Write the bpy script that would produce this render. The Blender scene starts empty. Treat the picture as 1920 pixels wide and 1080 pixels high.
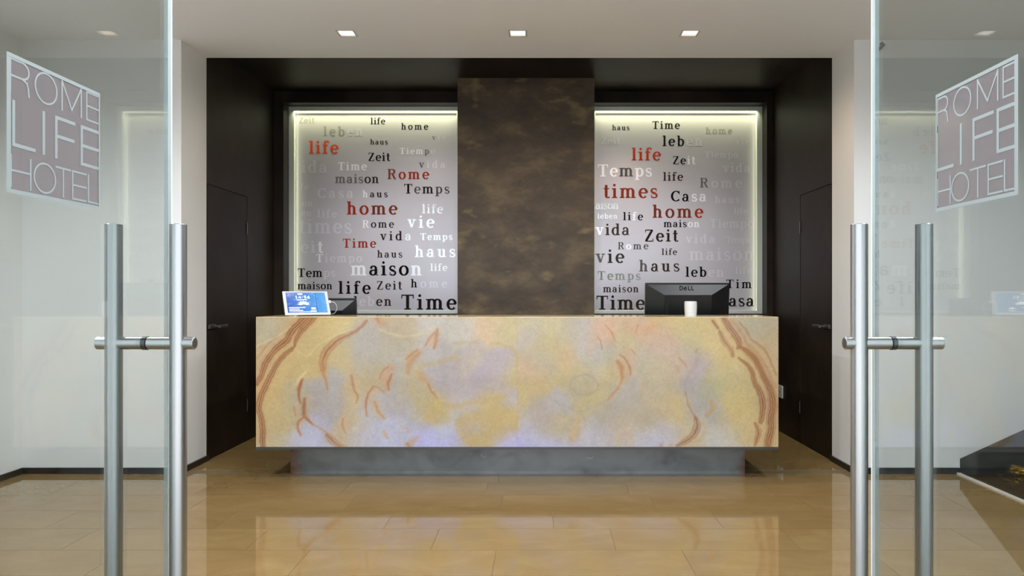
import bpy, bmesh, math, random
import numpy as np
from mathutils import Vector, Matrix

# ------------------------------------------------------------------ camera, world, lights, exposure
S = bpy.context.scene
COL = S.collection
F = 1400.0            # focal length in pixels of the 1920 px wide frame
CZ = 1.24             # eye height
VX, VY = 1012.0, 552.0  # where the lines into depth meet

cam_d = bpy.data.cameras.new('camera')
cam = bpy.data.objects.new('camera', cam_d)
COL.objects.link(cam)
cam.location = (0, 0, CZ)
cam.rotation_euler = (math.radians(90), 0, 0)
cam_d.sensor_width = 36
cam_d.lens = F * 36 / 1920
cam_d.shift_x = -(VX - 960) / 1920
cam_d.shift_y = (VY - 540) / 1920
cam_d.clip_start = 0.02
S.camera = cam

S.view_settings.view_transform = 'Standard'
S.view_settings.look = 'None'
S.view_settings.gamma = 1
S.view_settings.use_curve_mapping = False
S.view_settings.exposure = 0.33

w = bpy.data.worlds.new('sky')
S.world = w
w.use_nodes = True
bg = w.node_tree.nodes['Background']
bg.inputs[0].default_value = (0.86, 0.94, 1.0, 1)
bg.inputs[1].default_value = 2.0


def area(name, loc, size, power, color, aim=(0, 0, -1), size_y=None, spread=None):
    l = bpy.data.lights.new(name, 'AREA')
    l.energy = power
    l.color = color
    l.size = size
    if size_y:
        l.shape = 'RECTANGLE'
        l.size_y = size_y
    if spread:
        l.spread = math.radians(spread)
    o = bpy.data.objects.new(name, l)
    COL.objects.link(o)
    o.location = loc
    o.rotation_euler = Vector(aim).to_track_quat('-Z', 'Y').to_euler()
    return o


sun_d = bpy.data.lights.new('sun', 'SUN')
sun_d.energy = 12
sun_d.angle = math.radians(2)
sun_d.color = (1.0, .96, .90)
sun = bpy.data.objects.new('sun', sun_d)
COL.objects.link(sun)
sun.rotation_euler = Vector((-.75, -.42, -1.0)).to_track_quat('-Z', 'Y').to_euler()   # high over the hotel, onto the street

# ------------------------------------------------------------------ main planes (metres; X right, Y into the picture)
DP, DO, DB, DW = 5.166, 5.556, 6.965, 7.132   # pier face, niche mouth, niche back, mirror glass
XL, XR = -2.48, 2.175                          # niche sides
WL, WR = -3.58, 4.7                            # lobby sides
H, HN = 3.0, 3.135                             # lobby / niche ceilings
DF = 1.0                                       # entrance front


def P(px, py, d):
    return Vector(((px - VX) * d / F, d, CZ - (py - VY) * d / F))


def lin(c):
    return tuple(((v / 255) / 12.92 if v <= 10 else (((v / 255) + .055) / 1.055) ** 2.4) for v in c)


# ------------------------------------------------------------------ materials
def mat(name, col, rough=0.5, metal=0.0, spec=0.5, coat=0.0, emis=None, estr=0.0):
    m = bpy.data.materials.new(name)
    m.use_nodes = True
    b = m.node_tree.nodes['Principled BSDF']
    b.inputs['Base Color'].default_value = (*col[:3], 1)
    b.inputs['Roughness'].default_value = rough
    b.inputs['Metallic'].default_value = metal
    b.inputs['Specular IOR Level'].default_value = spec
    b.inputs['Coat Weight'].default_value = coat
    if emis:
        b.inputs['Emission Color'].default_value = (*emis, 1)
        b.inputs['Emission Strength'].default_value = estr
    return m


def N(m, t, **kw):
    n = m.node_tree.nodes.new(t)
    for k, v in kw.items():
        setattr(n, k, v)
    return n


def L(m, a, b):
    m.node_tree.links.new(a, b)


def bsdf(m):
    return m.node_tree.nodes['Principled BSDF']


def mottle(m, cols, scale=3.0, detail=6, stretch=(1, 1, 1), dist=0.0, bump=0.0, rough=None, space='Object', lo=.35, hi=.65):
    """noise driven colour ramp between cols, optional bump and roughness variation"""
    tc = N(m, 'ShaderNodeTexCoord')
    mp = N(m, 'ShaderNodeMapping')
    mp.inputs['Scale'].default_value = stretch
    geo = N(m, 'ShaderNodeNewGeometry')
    L(m, geo.outputs['Position'] if space == 'World' else tc.outputs['Object'], mp.inputs['Vector'])
    nz = N(m, 'ShaderNodeTexNoise')
    nz.inputs['Scale'].default_value = scale
    nz.inputs['Detail'].default_value = detail
    nz.inputs['Distortion'].default_value = dist
    L(m, mp.outputs[0], nz.inputs['Vector'])
    cr = N(m, 'ShaderNodeValToRGB')
    el = cr.color_ramp.elements
    for i, c in enumerate(cols):
        p = lo + (hi - lo) * i / (len(cols) - 1)
        if i < 2:
            el[i].position = p
            el[i].color = (*c, 1)
        else:
            e = el.new(p)
            e.color = (*c, 1)
    L(m, nz.outputs['Fac'], cr.inputs[0])
    L(m, cr.outputs[0], bsdf(m).inputs['Base Color'])
    if bump:
        bp = N(m, 'ShaderNodeBump')
        bp.inputs['Strength'].default_value = bump
        bp.inputs['Distance'].default_value = 0.01
        L(m, nz.outputs['Fac'], bp.inputs['Height'])
        L(m, bp.outputs[0], bsdf(m).inputs['Normal'])
    if rough:
        mr = N(m, 'ShaderNodeMapRange')
        mr.inputs['To Min'].default_value = rough[0]
        mr.inputs['To Max'].default_value = rough[1]
        L(m, nz.outputs['Fac'], mr.inputs['Value'])
        L(m, mr.outputs[0], bsdf(m).inputs['Roughness'])
    return m


M = {}
M['wall'] = mottle(mat('white_paint', (.66, .65, .64), .7), [(.75, .745, .735), (.78, .775, .765)], 1.5, 3, bump=.02)
M['ceiling'] = mottle(mat('ceiling_paint', (.66, .63, .61), .8), [(.84, .85, .87), (.86, .87, .89)], 1.0, 3)
M['skirt'] = mat('black_skirting', (.012, .010, .009), .35)
M['brown'] = mottle(mat('dark_brown_plaster', (.03, .02, .015), .5, spec=.12),
                    [(.012, .008, .006), (.021, .014, .010), (.032, .022, .015)], 2.2, 7, (1, 1, .7), .4, .1, (.38, .55), 'World')
M['door'] = mottle(mat('dark_brown_door', (.025, .017, .014), .5, spec=.14),
                   [(.015, .010, .007), (.026, .017, .012)], 3.5, 5, bump=.03, space='World')
M['pillar'] = mat('bronze_plaster', (.06, .045, .03), .5, 0.15)
M['glass'] = None
M['steel'] = mat('brushed_steel', (.66, .66, .65), .24, 1.0)
M['darksteel'] = mat('dark_steel', (.10, .10, .10), .4, .8)
M['alu'] = mat('satin_aluminium', (.70, .71, .66), .35, .6)
M['rubber'] = mat('black_rubber', (.01, .01, .01), .5)
M['black'] = mat('black_plastic', (.012, .012, .013), .32)
M['white'] = mat('white_plastic', (.58, .58, .57), .35)
M['grout'] = mat('grout', (.15, .11, .06), .6)
M['pave'] = mottle(mat('grey_paving', (.5, .5, .5), .7), [(.40, .40, .41), (.50, .50, .51)], 1.2, 6)


M['tube'] = mat('brushed_tube', (.42, .42, .42), .30, 1.0)


def glass_material(name, tint, fres=1.5, gloss_col=(1, 1, 1)):
    """clear architectural glass: tinted transmission plus Fresnel reflection"""
    m = bpy.data.materials.new(name)
    m.use_nodes = True
    nt = m.node_tree
    nt.nodes.clear()
    out = N(m, 'ShaderNodeOutputMaterial')
    mix = N(m, 'ShaderNodeMixShader')
    tr = N(m, 'ShaderNodeBsdfTransparent')
    tr.inputs[0].default_value = (*tint, 1)
    gl = N(m, 'ShaderNodeBsdfGlossy')
    gl.inputs['Roughness'].default_value = 0.0
    gl.inputs[0].default_value = (*gloss_col, 1)
    fr = N(m, 'ShaderNodeFresnel')
    geo = N(m, 'ShaderNodeNewGeometry')
    mr = N(m, 'ShaderNodeMapRange')
    mr.inputs['To Min'].default_value = fres
    mr.inputs['To Max'].default_value = 1 / fres
    L(m, geo.outputs['Backfacing'], mr.inputs['Value'])
    L(m, mr.outputs[0], fr.inputs[0])
    L(m, fr.outputs[0], mix.inputs[0])
    L(m, tr.outputs[0], mix.inputs[1])
    L(m, gl.outputs[0], mix.inputs[2])
    L(m, mix.outputs[0], out.inputs[0])
    return m


M['glass'] = glass_material('door_glass', (.84, .87, .865))
M['smoked'] = glass_material('smoked_glass', (.30, .29, .27), 1.2)
M['glass_edge_glint'] = mat('glass_edge_glint', (.90, .96, .95), .4)
M['glass_dull'] = mat('glass_dull_edge', (.50, .56, .57), .3)
bsdf(M['glass_dull']).inputs['Alpha'].default_value = .45
M['film'] = mat('mauve_film', (.235, .205, .212), .10, spec=.7)
bsdf(M['film']).inputs['Alpha'].default_value = .62
M['frost'] = mat('frosted_line', (.27, .305, .31), .5)


def pillar_material():
    m = M['pillar']
    geo = N(m, 'ShaderNodeNewGeometry')
    mp = N(m, 'ShaderNodeMapping')
    mp.inputs['Rotation'].default_value = (0, math.radians(28), 0)
    mp.inputs['Scale'].default_value = (1.0, 1, 1.8)
    L(m, geo.outputs['Position'], mp.inputs[0])
    n1 = N(m, 'ShaderNodeTexNoise')
    n1.inputs['Scale'].default_value = 2.3
    n1.inputs['Detail'].default_value = 9
    n1.inputs['Roughness'].default_value = .62
    n1.inputs['Distortion'].default_value = .15
    L(m, mp.outputs[0], n1.inputs['Vector'])
    c1 = N(m, 'ShaderNodeValToRGB')
    e = c1.color_ramp.elements
    e[0].position, e[0].color = .28, (*lin((46, 36, 29)), 1)
    e[1].position, e[1].color = .50, (*lin((76, 60, 42)), 1)
    x = e.new(.68)
    x.color = (*lin((108, 91, 64)), 1)
    L(m, n1.outputs['Fac'], c1.inputs[0])
    n2 = N(m, 'ShaderNodeTexNoise')
    n2.inputs['Scale'].default_value = 120
    n2.inputs['Detail'].default_value = 3
    L(m, geo.outputs['Position'], n2.inputs['Vector'])
    mx = N(m, 'ShaderNodeMixRGB', blend_type='OVERLAY')
    mx.inputs[0].default_value = .35
    L(m, c1.outputs[0], mx.inputs[1])
    L(m, n2.outputs['Fac'], mx.inputs[2])
    # golden flecks where the trowel caught, at the middle height of the column
    n3 = N(m, 'ShaderNodeTexNoise')
    n3.inputs['Scale'].default_value = 4.2
    n3.inputs['Detail'].default_value = 7
    n3.inputs['Distortion'].default_value = .2
    L(m, mp.outputs[0], n3.inputs['Vector'])
    c3 = N(m, 'ShaderNodeValToRGB')
    c3.color_ramp.elements[0].position = .60
    c3.color_ramp.elements[0].color = (0, 0, 0, 1)
    c3.color_ramp.elements[1].position = .80
    c3.color_ramp.elements[1].color = (.8, .8, .8, 1)
    L(m, n3.outputs['Fac'], c3.inputs[0])
    m3 = N(m, 'ShaderNodeMixRGB')
    m3.inputs[2].default_value = (*lin((140, 122, 80)), 1)
    L(m, c3.outputs[0], m3.inputs[0])
    L(m, mx.outputs[0], m3.inputs[1])
    L(m, m3.outputs[0], bsdf(m).inputs['Base Color'])
    bp = N(m, 'ShaderNodeBump')
    bp.inputs['Strength'].default_value = .15
    bp.inputs['Distance'].default_value = .01
    L(m, n1.outputs['Fac'], bp.inputs['Height'])
    L(m, bp.outputs[0], bsdf(m).inputs['Normal'])


pillar_material()


def tile_material():
    m = mat('polished_beige_marble', (.4, .3, .18), .07, spec=.65)
    b = bsdf(m)
    geo = N(m, 'ShaderNodeNewGeometry')
    oi = N(m, 'ShaderNodeObjectInfo')
    ad = N(m, 'ShaderNodeVectorMath', operation='ADD')
    sc = N(m, 'ShaderNodeVectorMath', operation='SCALE')
    cb = N(m, 'ShaderNodeCombineXYZ')
    for i in range(3):
        L(m, oi.outputs['Random'], cb.inputs[i])
    L(m, cb.outputs[0], sc.inputs[0])
    sc.inputs['Scale'].default_value = 31.7
    L(m, geo.outputs['Position'], ad.inputs[0])
    L(m, sc.outputs[0], ad.inputs[1])
    mp = N(m, 'ShaderNodeMapping')
    mp.inputs['Rotation'].default_value = (0, 0, math.radians(-14))
    mp.inputs['Scale'].default_value = (1.0, 1.7, 1)
    L(m, ad.outputs[0], mp.inputs[0])
    n1 = N(m, 'ShaderNodeTexNoise')
    n1.inputs['Scale'].default_value = 3.2
    n1.inputs['Detail'].default_value = 10
    n1.inputs['Roughness'].default_value = .62
    n1.inputs['Distortion'].default_value = .7
    L(m, mp.outputs[0], n1.inputs['Vector'])
    cr = N(m, 'ShaderNodeValToRGB')
    e = cr.color_ramp.elements
    e[0].position, e[0].color = .30, (.235, .145, .055, 1)
    e[1].position, e[1].color = .55, (.265, .170, .070, 1)
    x = e.new(.75)
    x.color = (.30, .198, .088, 1)
    L(m, n1.outputs['Fac'], cr.inputs[0])
    hs = N(m, 'ShaderNodeHueSaturation')
    mr = N(m, 'ShaderNodeMapRange')
    mr.inputs['To Min'].default_value = .95
    mr.inputs['To Max'].default_value = 1.05
    L(m, oi.outputs['Random'], mr.inputs['Value'])
    L(m, mr.outputs[0], hs.inputs['Value'])
    L(m, cr.outputs[0], hs.inputs['Color'])
    L(m, hs.outputs[0], b.inputs['Base Color'])
    r = N(m, 'ShaderNodeMapRange')
    r.inputs['To Min'].default_value = .02
    r.inputs['To Max'].default_value = .06
    L(m, n1.outputs['Fac'], r.inputs['Value'])
    L(m, r.outputs[0], b.inputs['Roughness'])
    return m


M['tile'] = tile_material()


def base_steel_material():
    m = mat('raw_steel', (.2, .22, .24), .45, .55)
    mottle(m, [(.10, .104, .108), (.18, .19, .20), (.235, .248, .262)], 4.0, 12, (1, 1, 1.6), .5, .02, (.3, .5), 'World', .25, .6)
    # rust towards both ends
    geo = N(m, 'ShaderNodeNewGeometry')
    sx = N(m, 'ShaderNodeSeparateXYZ')
    L(m, geo.outputs['Position'], sx.inputs[0])
    nz = N(m, 'ShaderNodeTexNoise')
    nz.inputs['Scale'].default_value = 9
    nz.inputs['Detail'].default_value = 6
    L(m, geo.outputs['Position'], nz.inputs['Vector'])
    c = N(m, 'ShaderNodeMath', operation='ADD')
    c.inputs[1].default_value = .15
    L(m, sx.outputs[0], c.inputs[0])
    ab = N(m, 'ShaderNodeMath', operation='ABSOLUTE')
    L(m, c.outputs[0], ab.inputs[0])
    nm = N(m, 'ShaderNodeMath', operation='MULTIPLY_ADD')
    nm.inputs[1].default_value = .16
    L(m, nz.outputs['Fac'], nm.inputs[0])
    L(m, ab.outputs[0], nm.inputs[2])
    mr = N(m, 'ShaderNodeMapRange')
    mr.inputs['From Min'].default_value = 1.585
    mr.inputs['From Max'].default_value = 1.635
    L(m, nm.outputs[0], mr.inputs['Value'])
    mx = N(m, 'ShaderNodeMixRGB')
    mx.inputs[2].default_value = (.16, .07, .035, 1)
    L(m, mr.outputs[0], mx.inputs[0])
    src = bsdf(m).inputs['Base Color'].links[0].from_socket
    L(m, src, mx.inputs[1])
    L(m, mx.outputs[0], bsdf(m).inputs['Base Color'])
    return m


M['rawsteel'] = base_steel_material()


# ------------------------------------------------------------------ geometry helpers
def wpos(o):
    p = Vector((0, 0, 0))
    while o:
        p += o.location
        o = o.parent
    return p


def mesh_obj(name, verts, faces, m, parent=None, smooth=False, local=False):
    me = bpy.data.meshes.new(name)
    off = wpos(parent) if (parent and not local) else Vector((0, 0, 0))
    me.from_pydata([tuple(Vector(v) - off) for v in verts], [], faces)
    me.materials.append(m)
    if smooth:
        for p in me.polygons:
            p.use_smooth = True
    me.update()
    o = bpy.data.objects.new(name, me)
    COL.objects.link(o)
    if parent:
        o.parent = parent
    return o


def bm_obj(name, bm, m, parent=None, smooth=False, local=False):
    off = wpos(parent) if (parent and not local) else Vector((0, 0, 0))
    if off.length:
        bmesh.ops.translate(bm, verts=bm.verts, vec=-off)
    bmesh.ops.recalc_face_normals(bm, faces=bm.faces)
    me = bpy.data.meshes.new(name)
    bm.to_mesh(me)
    bm.free()
    me.materials.append(m)
    if smooth:
        for p in me.polygons:
            p.use_smooth = True
        try:
            me.set_sharp_from_angle(angle=math.radians(35))
        except Exception:
            pass
    o = bpy.data.objects.new(name, me)
    COL.objects.link(o)
    if parent:
        o.parent = parent
    return o


def add_box(bm, x0, x1, y0, y1, z0, z1, bevel=0.0):
    r = bmesh.ops.create_cube(bm, size=1)
    vs = r['verts']
    for v in vs:
        v.co = Vector((x0 + (v.co.x + .5) * (x1 - x0), y0 + (v.co.y + .5) * (y1 - y0), z0 + (v.co.z + .5) * (z1 - z0)))
    if bevel:
        es = list({e for v in vs for e in v.link_edges})
        bmesh.ops.bevel(bm, geom=es, offset=bevel, segments=2, affect='EDGES', profile=.5)


def box(name, x0, x1, y0, y1, z0, z1, m, parent=None, bevel=0.0, local=False):
    bm = bmesh.new()
    add_box(bm, x0, x1, y0, y1, z0, z1, bevel)
    return bm_obj(name, bm, m, parent, local=local)


def add_prism(bm, pts, y0, y1, axis='y'):
    """extrude a closed outline: pts are (a, b); axis y -> (x, z), axis x -> (y, z)"""
    def v(a, b, t):
        return (a, t, b) if axis == 'y' else (t, a, b)
    f = [bm.verts.new(v(a, b, y0)) for a, b in pts]
    g = [bm.verts.new(v(a, b, y1)) for a, b in pts]
    n = len(pts)
    bm.faces.new(f)
    bm.faces.new(g[::-1])
    for i in range(n):
        bm.faces.new((f[i], g[i], g[(i + 1) % n], f[(i + 1) % n]))


def add_cyl(bm, p0, p1, r, seg=32, r1=None, bevel=0.0):
    p0, p1 = Vector(p0), Vector(p1)
    d = p1 - p0
    q = d.to_track_quat('Z', 'Y').to_matrix().to_4x4()
    r1 = r if r1 is None else r1
    prof = [(0, r - bevel), (bevel, r), (d.length - bevel, r1), (d.length, r1 - bevel)] if bevel else [(0, r), (d.length, r1)]
    rings = []
    for z, rr in prof:
        rings.append([bm.verts.new(p0 + q @ Vector((rr * math.cos(2 * math.pi * i / seg), rr * math.sin(2 * math.pi * i / seg), z))) for i in range(seg)])
    for a, b in zip(rings, rings[1:]):
        for i in range(seg):
            bm.faces.new((a[i], a[(i + 1) % seg], b[(i + 1) % seg], b[i]))
    bm.faces.new(rings[0][::-1])
    bm.faces.new(rings[-1])


def add_tube(bm, pts, r, seg=10):
    pts = [Vector(p) for p in pts]
    rings = []
    for i, p in enumerate(pts):
        t = (pts[min(i + 1, len(pts) - 1)] - pts[max(i - 1, 0)]).normalized()
        q = t.to_track_quat('Z', 'Y').to_matrix()
        rings.append([bm.verts.new(p + q @ Vector((r * math.cos(2 * math.pi * k / seg), r * math.sin(2 * math.pi * k / seg), 0))) for k in range(seg)])
    for a, b in zip(rings, rings[1:]):
        for i in range(seg):
            bm.faces.new((a[i], a[(i + 1) % seg], b[(i + 1) % seg], b[i]))
    bm.faces.new(rings[0][::-1])
    bm.faces.new(rings[-1])


def tag(o, label=None, cat=None, kind=None, group=None):
    if label:
        o['label'] = label
    if cat:
        o['category'] = cat
    if kind:
        o['kind'] = kind
    if group:
        o['group'] = group
    return o


def empty(name, loc, label=None, cat=None, kind=None, group=None):
    o = bpy.data.objects.new(name, None)
    o.empty_display_size = .1
    COL.objects.link(o)
    o.location = loc
    return tag(o, label, cat, kind, group)


def struct(o, label, cat):
    return tag(o, label, cat, 'structure')


# ------------------------------------------------------------------ stroke lettering (slab serif and thin sans)
def arc(cx, cy, rx, ry, a0, a1, n=18, thick=.11, thin=.05):
    pts, ws = [], []
    for i in range(n + 1):
        a = math.radians(a0 + (a1 - a0) * i / n)
        pts.append((cx + rx * math.cos(a), cy + ry * math.sin(a)))
        ws.append(thin + (thick - thin) * abs(math.cos(a)) ** 1.2)
    return pts, ws


def ln(x0, y0, x1, y1, wd):
    return [(x0, y0), (x1, y1)], [wd, wd]


TK, TN, SF = .138, .062, .06   # stem, hairline, slab thickness


def serif(x, y, l=.085, r=.085, up=True):
    yy = y + SF / 2 if up else y - SF / 2
    return ln(x - TK / 2 - l + .02, yy, x + TK / 2 + r - .02, yy, SF)


def slab_glyph(c):
    XH, AS, CP = .50, .73, .70
    g, adv = [], .5
    if c == 'i':
        g = [ln(.15, 0, .15, XH, TK), serif(.15, 0), serif(.15, XH, .085, -.03, False), arc(.14, .655, .035, .035, 0, 360, 12, .07, .07)]
        adv = .31
    elif c == 'l':
        g = [ln(.15, 0, .15, AS, TK), serif(.15, 0), serif(.15, AS, .085, -.03, False)]
        adv = .31
    elif c == 't':
        g = [ln(.15, .10, .15, .66, TK), arc(.235, .11, .085, .09, 180, 330, 10, TK * .9, .05), ln(.02, XH - .025, .30, XH - .025, SF)]
        adv = .34
    elif c == 'f':
        g = [ln(.15, 0, .15, .58, TK), serif(.15, 0), arc(.265, .60, .115, .11, 180, 45, 10, TK, .05), arc(.345, .655, .025, .025, 0, 360, 10, .055, .055), ln(.02, XH - .025, .31, XH - .025, SF)]
        adv = .36
    elif c == 'e':
        g = [arc(.26, .25, .175, .23, 5, 318, 30, TK, TN), ln(.10, .265, .46, .265, TN)]
        adv = .50
    elif c == 'o':
        g = [arc(.27, .25, .185, .23, 0, 360, 32, TK, TN)]
        adv = .54
    elif c == 'c':
        g = [arc(.26, .25, .175, .23, 45, 320, 26, TK, TN), arc(.38, .38, .02, .02, 0, 360, 10, .06, .06)]
        adv = .48
    elif c == 'a':
        g = [ln(.36, .08, .36, .34, TK), arc(.235, .34, .125, .135, 0, 165, 14, TK * .9, TN), arc(.12, .36, .02, .02, 0, 360, 10, .05, .05),
             arc(.215, .145, .135, .12, 60, 380, 22, TK * .9, TN), arc(.44, .09, .08, .07, 180, 300, 8, .06, .04)]
        adv = .53
    elif c == 's':
        g = [arc(.215, .365, .125, .115, 35, 225, 16, TK * .72, .055), ln(.125, .29, .31, .215, TK * .85),
             arc(.225, .13, .13, .115, 45, -145, 16, TK * .72, .055), ln(.335, .34, .335, .48, .04), ln(.085, .02, .085, .17, .04)]
        adv = .44
    elif c in 'nhm':
        top = AS if c == 'h' else XH
        g = [ln(.15, 0, .15, top, TK), serif(.15, 0, .085, .06), serif(.15, top, .085, -.03, False),
             arc(.285, .33, .135, .15, 165, 0, 12, TK, TN), ln(.42, 0, .42, .335, TK), serif(.42, 0, .06, .085)]
        adv = .59
        if c == 'm':
            g += [arc(.555, .33, .135, .15, 165, 0, 12, TK, TN), ln(.69, 0, .69, .335, TK), serif(.69, 0, .06, .085)]
            adv = .86
    elif c == 'u':
        g = [ln(.14, .16, .14, XH, TK), serif(.14, XH, .085, -.03, False), arc(.275, .17, .135, .15, 180, 345, 12, TK, TN),
             ln(.41, 0, .41, XH, TK), serif(.41, XH, .085, -.03, False), serif(.41, 0, -.03, .085)]
        adv = .58
    elif c == 'b':
        g = [ln(.15, 0, .15, AS, TK), serif(.15, AS, .085, -.03, False), arc(.30, .25, .165, .23, -150, 150, 26, TK, TN)]
        adv = .56
    elif c == 'd':
        g = [ln(.40, 0, .40, AS, TK), serif(.40, AS, .085, -.03, False), serif(.40, 0, -.03, .085), arc(.25, .25, .165, .23, 30, 330, 26, TK, TN)]
        adv = .57
    elif c == 'p':
        g = [ln(.15, -.20, .15, XH, TK), serif(.15, -.20), serif(.15, XH, .085, -.03, False), arc(.30, .25, .165, .23, -150, 150, 26, TK, TN)]
        adv = .56
    elif c == 'v':
        g = [ln(.10, XH - .01, .26, .03, TK * .95), ln(.26, .03, .41, XH - .01, TN), serif(.10, XH, .07, .07, False), serif(.40, XH, .05, .05, False)]
        adv = .51
    elif c == 'T':
        g = [ln(.33, 0, .33, CP, TK * 1.05), serif(.33, 0, .11, .11), ln(.04, CP - .025, .62, CP - .025, SF), ln(.06, CP - .18, .06, CP, .045), ln(.60, CP - .18, .60, CP, .045)]
        adv = .66
    elif c == 'Z':
        g = [ln(.07, CP - .025, .50, CP - .025, SF), ln(.46, CP - .03, .10, .03, TK), ln(.06, .025, .52, .025, SF), ln(.075, CP - .17, .075, CP, .045), ln(.51, 0, .51, .18, .045)]
        adv = .58
    elif c == 'R':
        g = [ln(.17, 0, .17, CP, TK), serif(.17, 0), ln(.04, CP - .025, .36, CP - .025, SF), arc(.36, .525, .15, .15, -90, 90, 14, TK, SF),
             ln(.20, .375, .37, .375, TN), ln(.38, .36, .53, .04, TK * .9), ln(.50, .025, .64, .025, SF)]
        adv = .66
    elif c == 'C':
        g = [arc(.36, .35, .27, .325, 42, 318, 32, TK * 1.1, TN), ln(.575, .46, .575, .70, .045)]
        adv = .66
    return g, adv


def ribbon(bm, pts, ws, place):
    n = len(pts)
    left, right = [], []
    for i in range(n):
        a = pts[max(i - 1, 0)]
        b = pts[min(i + 1, n - 1)]
        dx, dy = b[0] - a[0], b[1] - a[1]
        q = math.hypot(dx, dy) or 1
        nx, ny = -dy / q, dx / q
        h = ws[i] / 2
        left.append(bm.verts.new(place(pts[i][0] + nx * h, pts[i][1] + ny * h)))
        right.append(bm.verts.new(place(pts[i][0] - nx * h, pts[i][1] - ny * h)))
    for i in range(n - 1):
        try:
            bm.faces.new((left[i], left[i + 1], right[i + 1], right[i]))
        except ValueError:
            pass


letter_mats = {}


def letter_mat(c):
    c = tuple(c)
    if c not in letter_mats:
        # whitest words polished mirror, red ink; black, grey and pale paint in reflections
        letter_mats[c] = mat('polished_letter', (.95, .95, .95), .12, .6) if c == WHT else mat('pale_reflection_letter', (.66, .61, .66) if c == FNT else (.84, .81, .84), .29, .62, emis=(.9, .84, .9), estr=.030 if c == FNT else .08) if c in (FNT, LGT) else mat('ink_and_reflection', lin(c), .85, spec=.05)
    return letter_mats[c]


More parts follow.
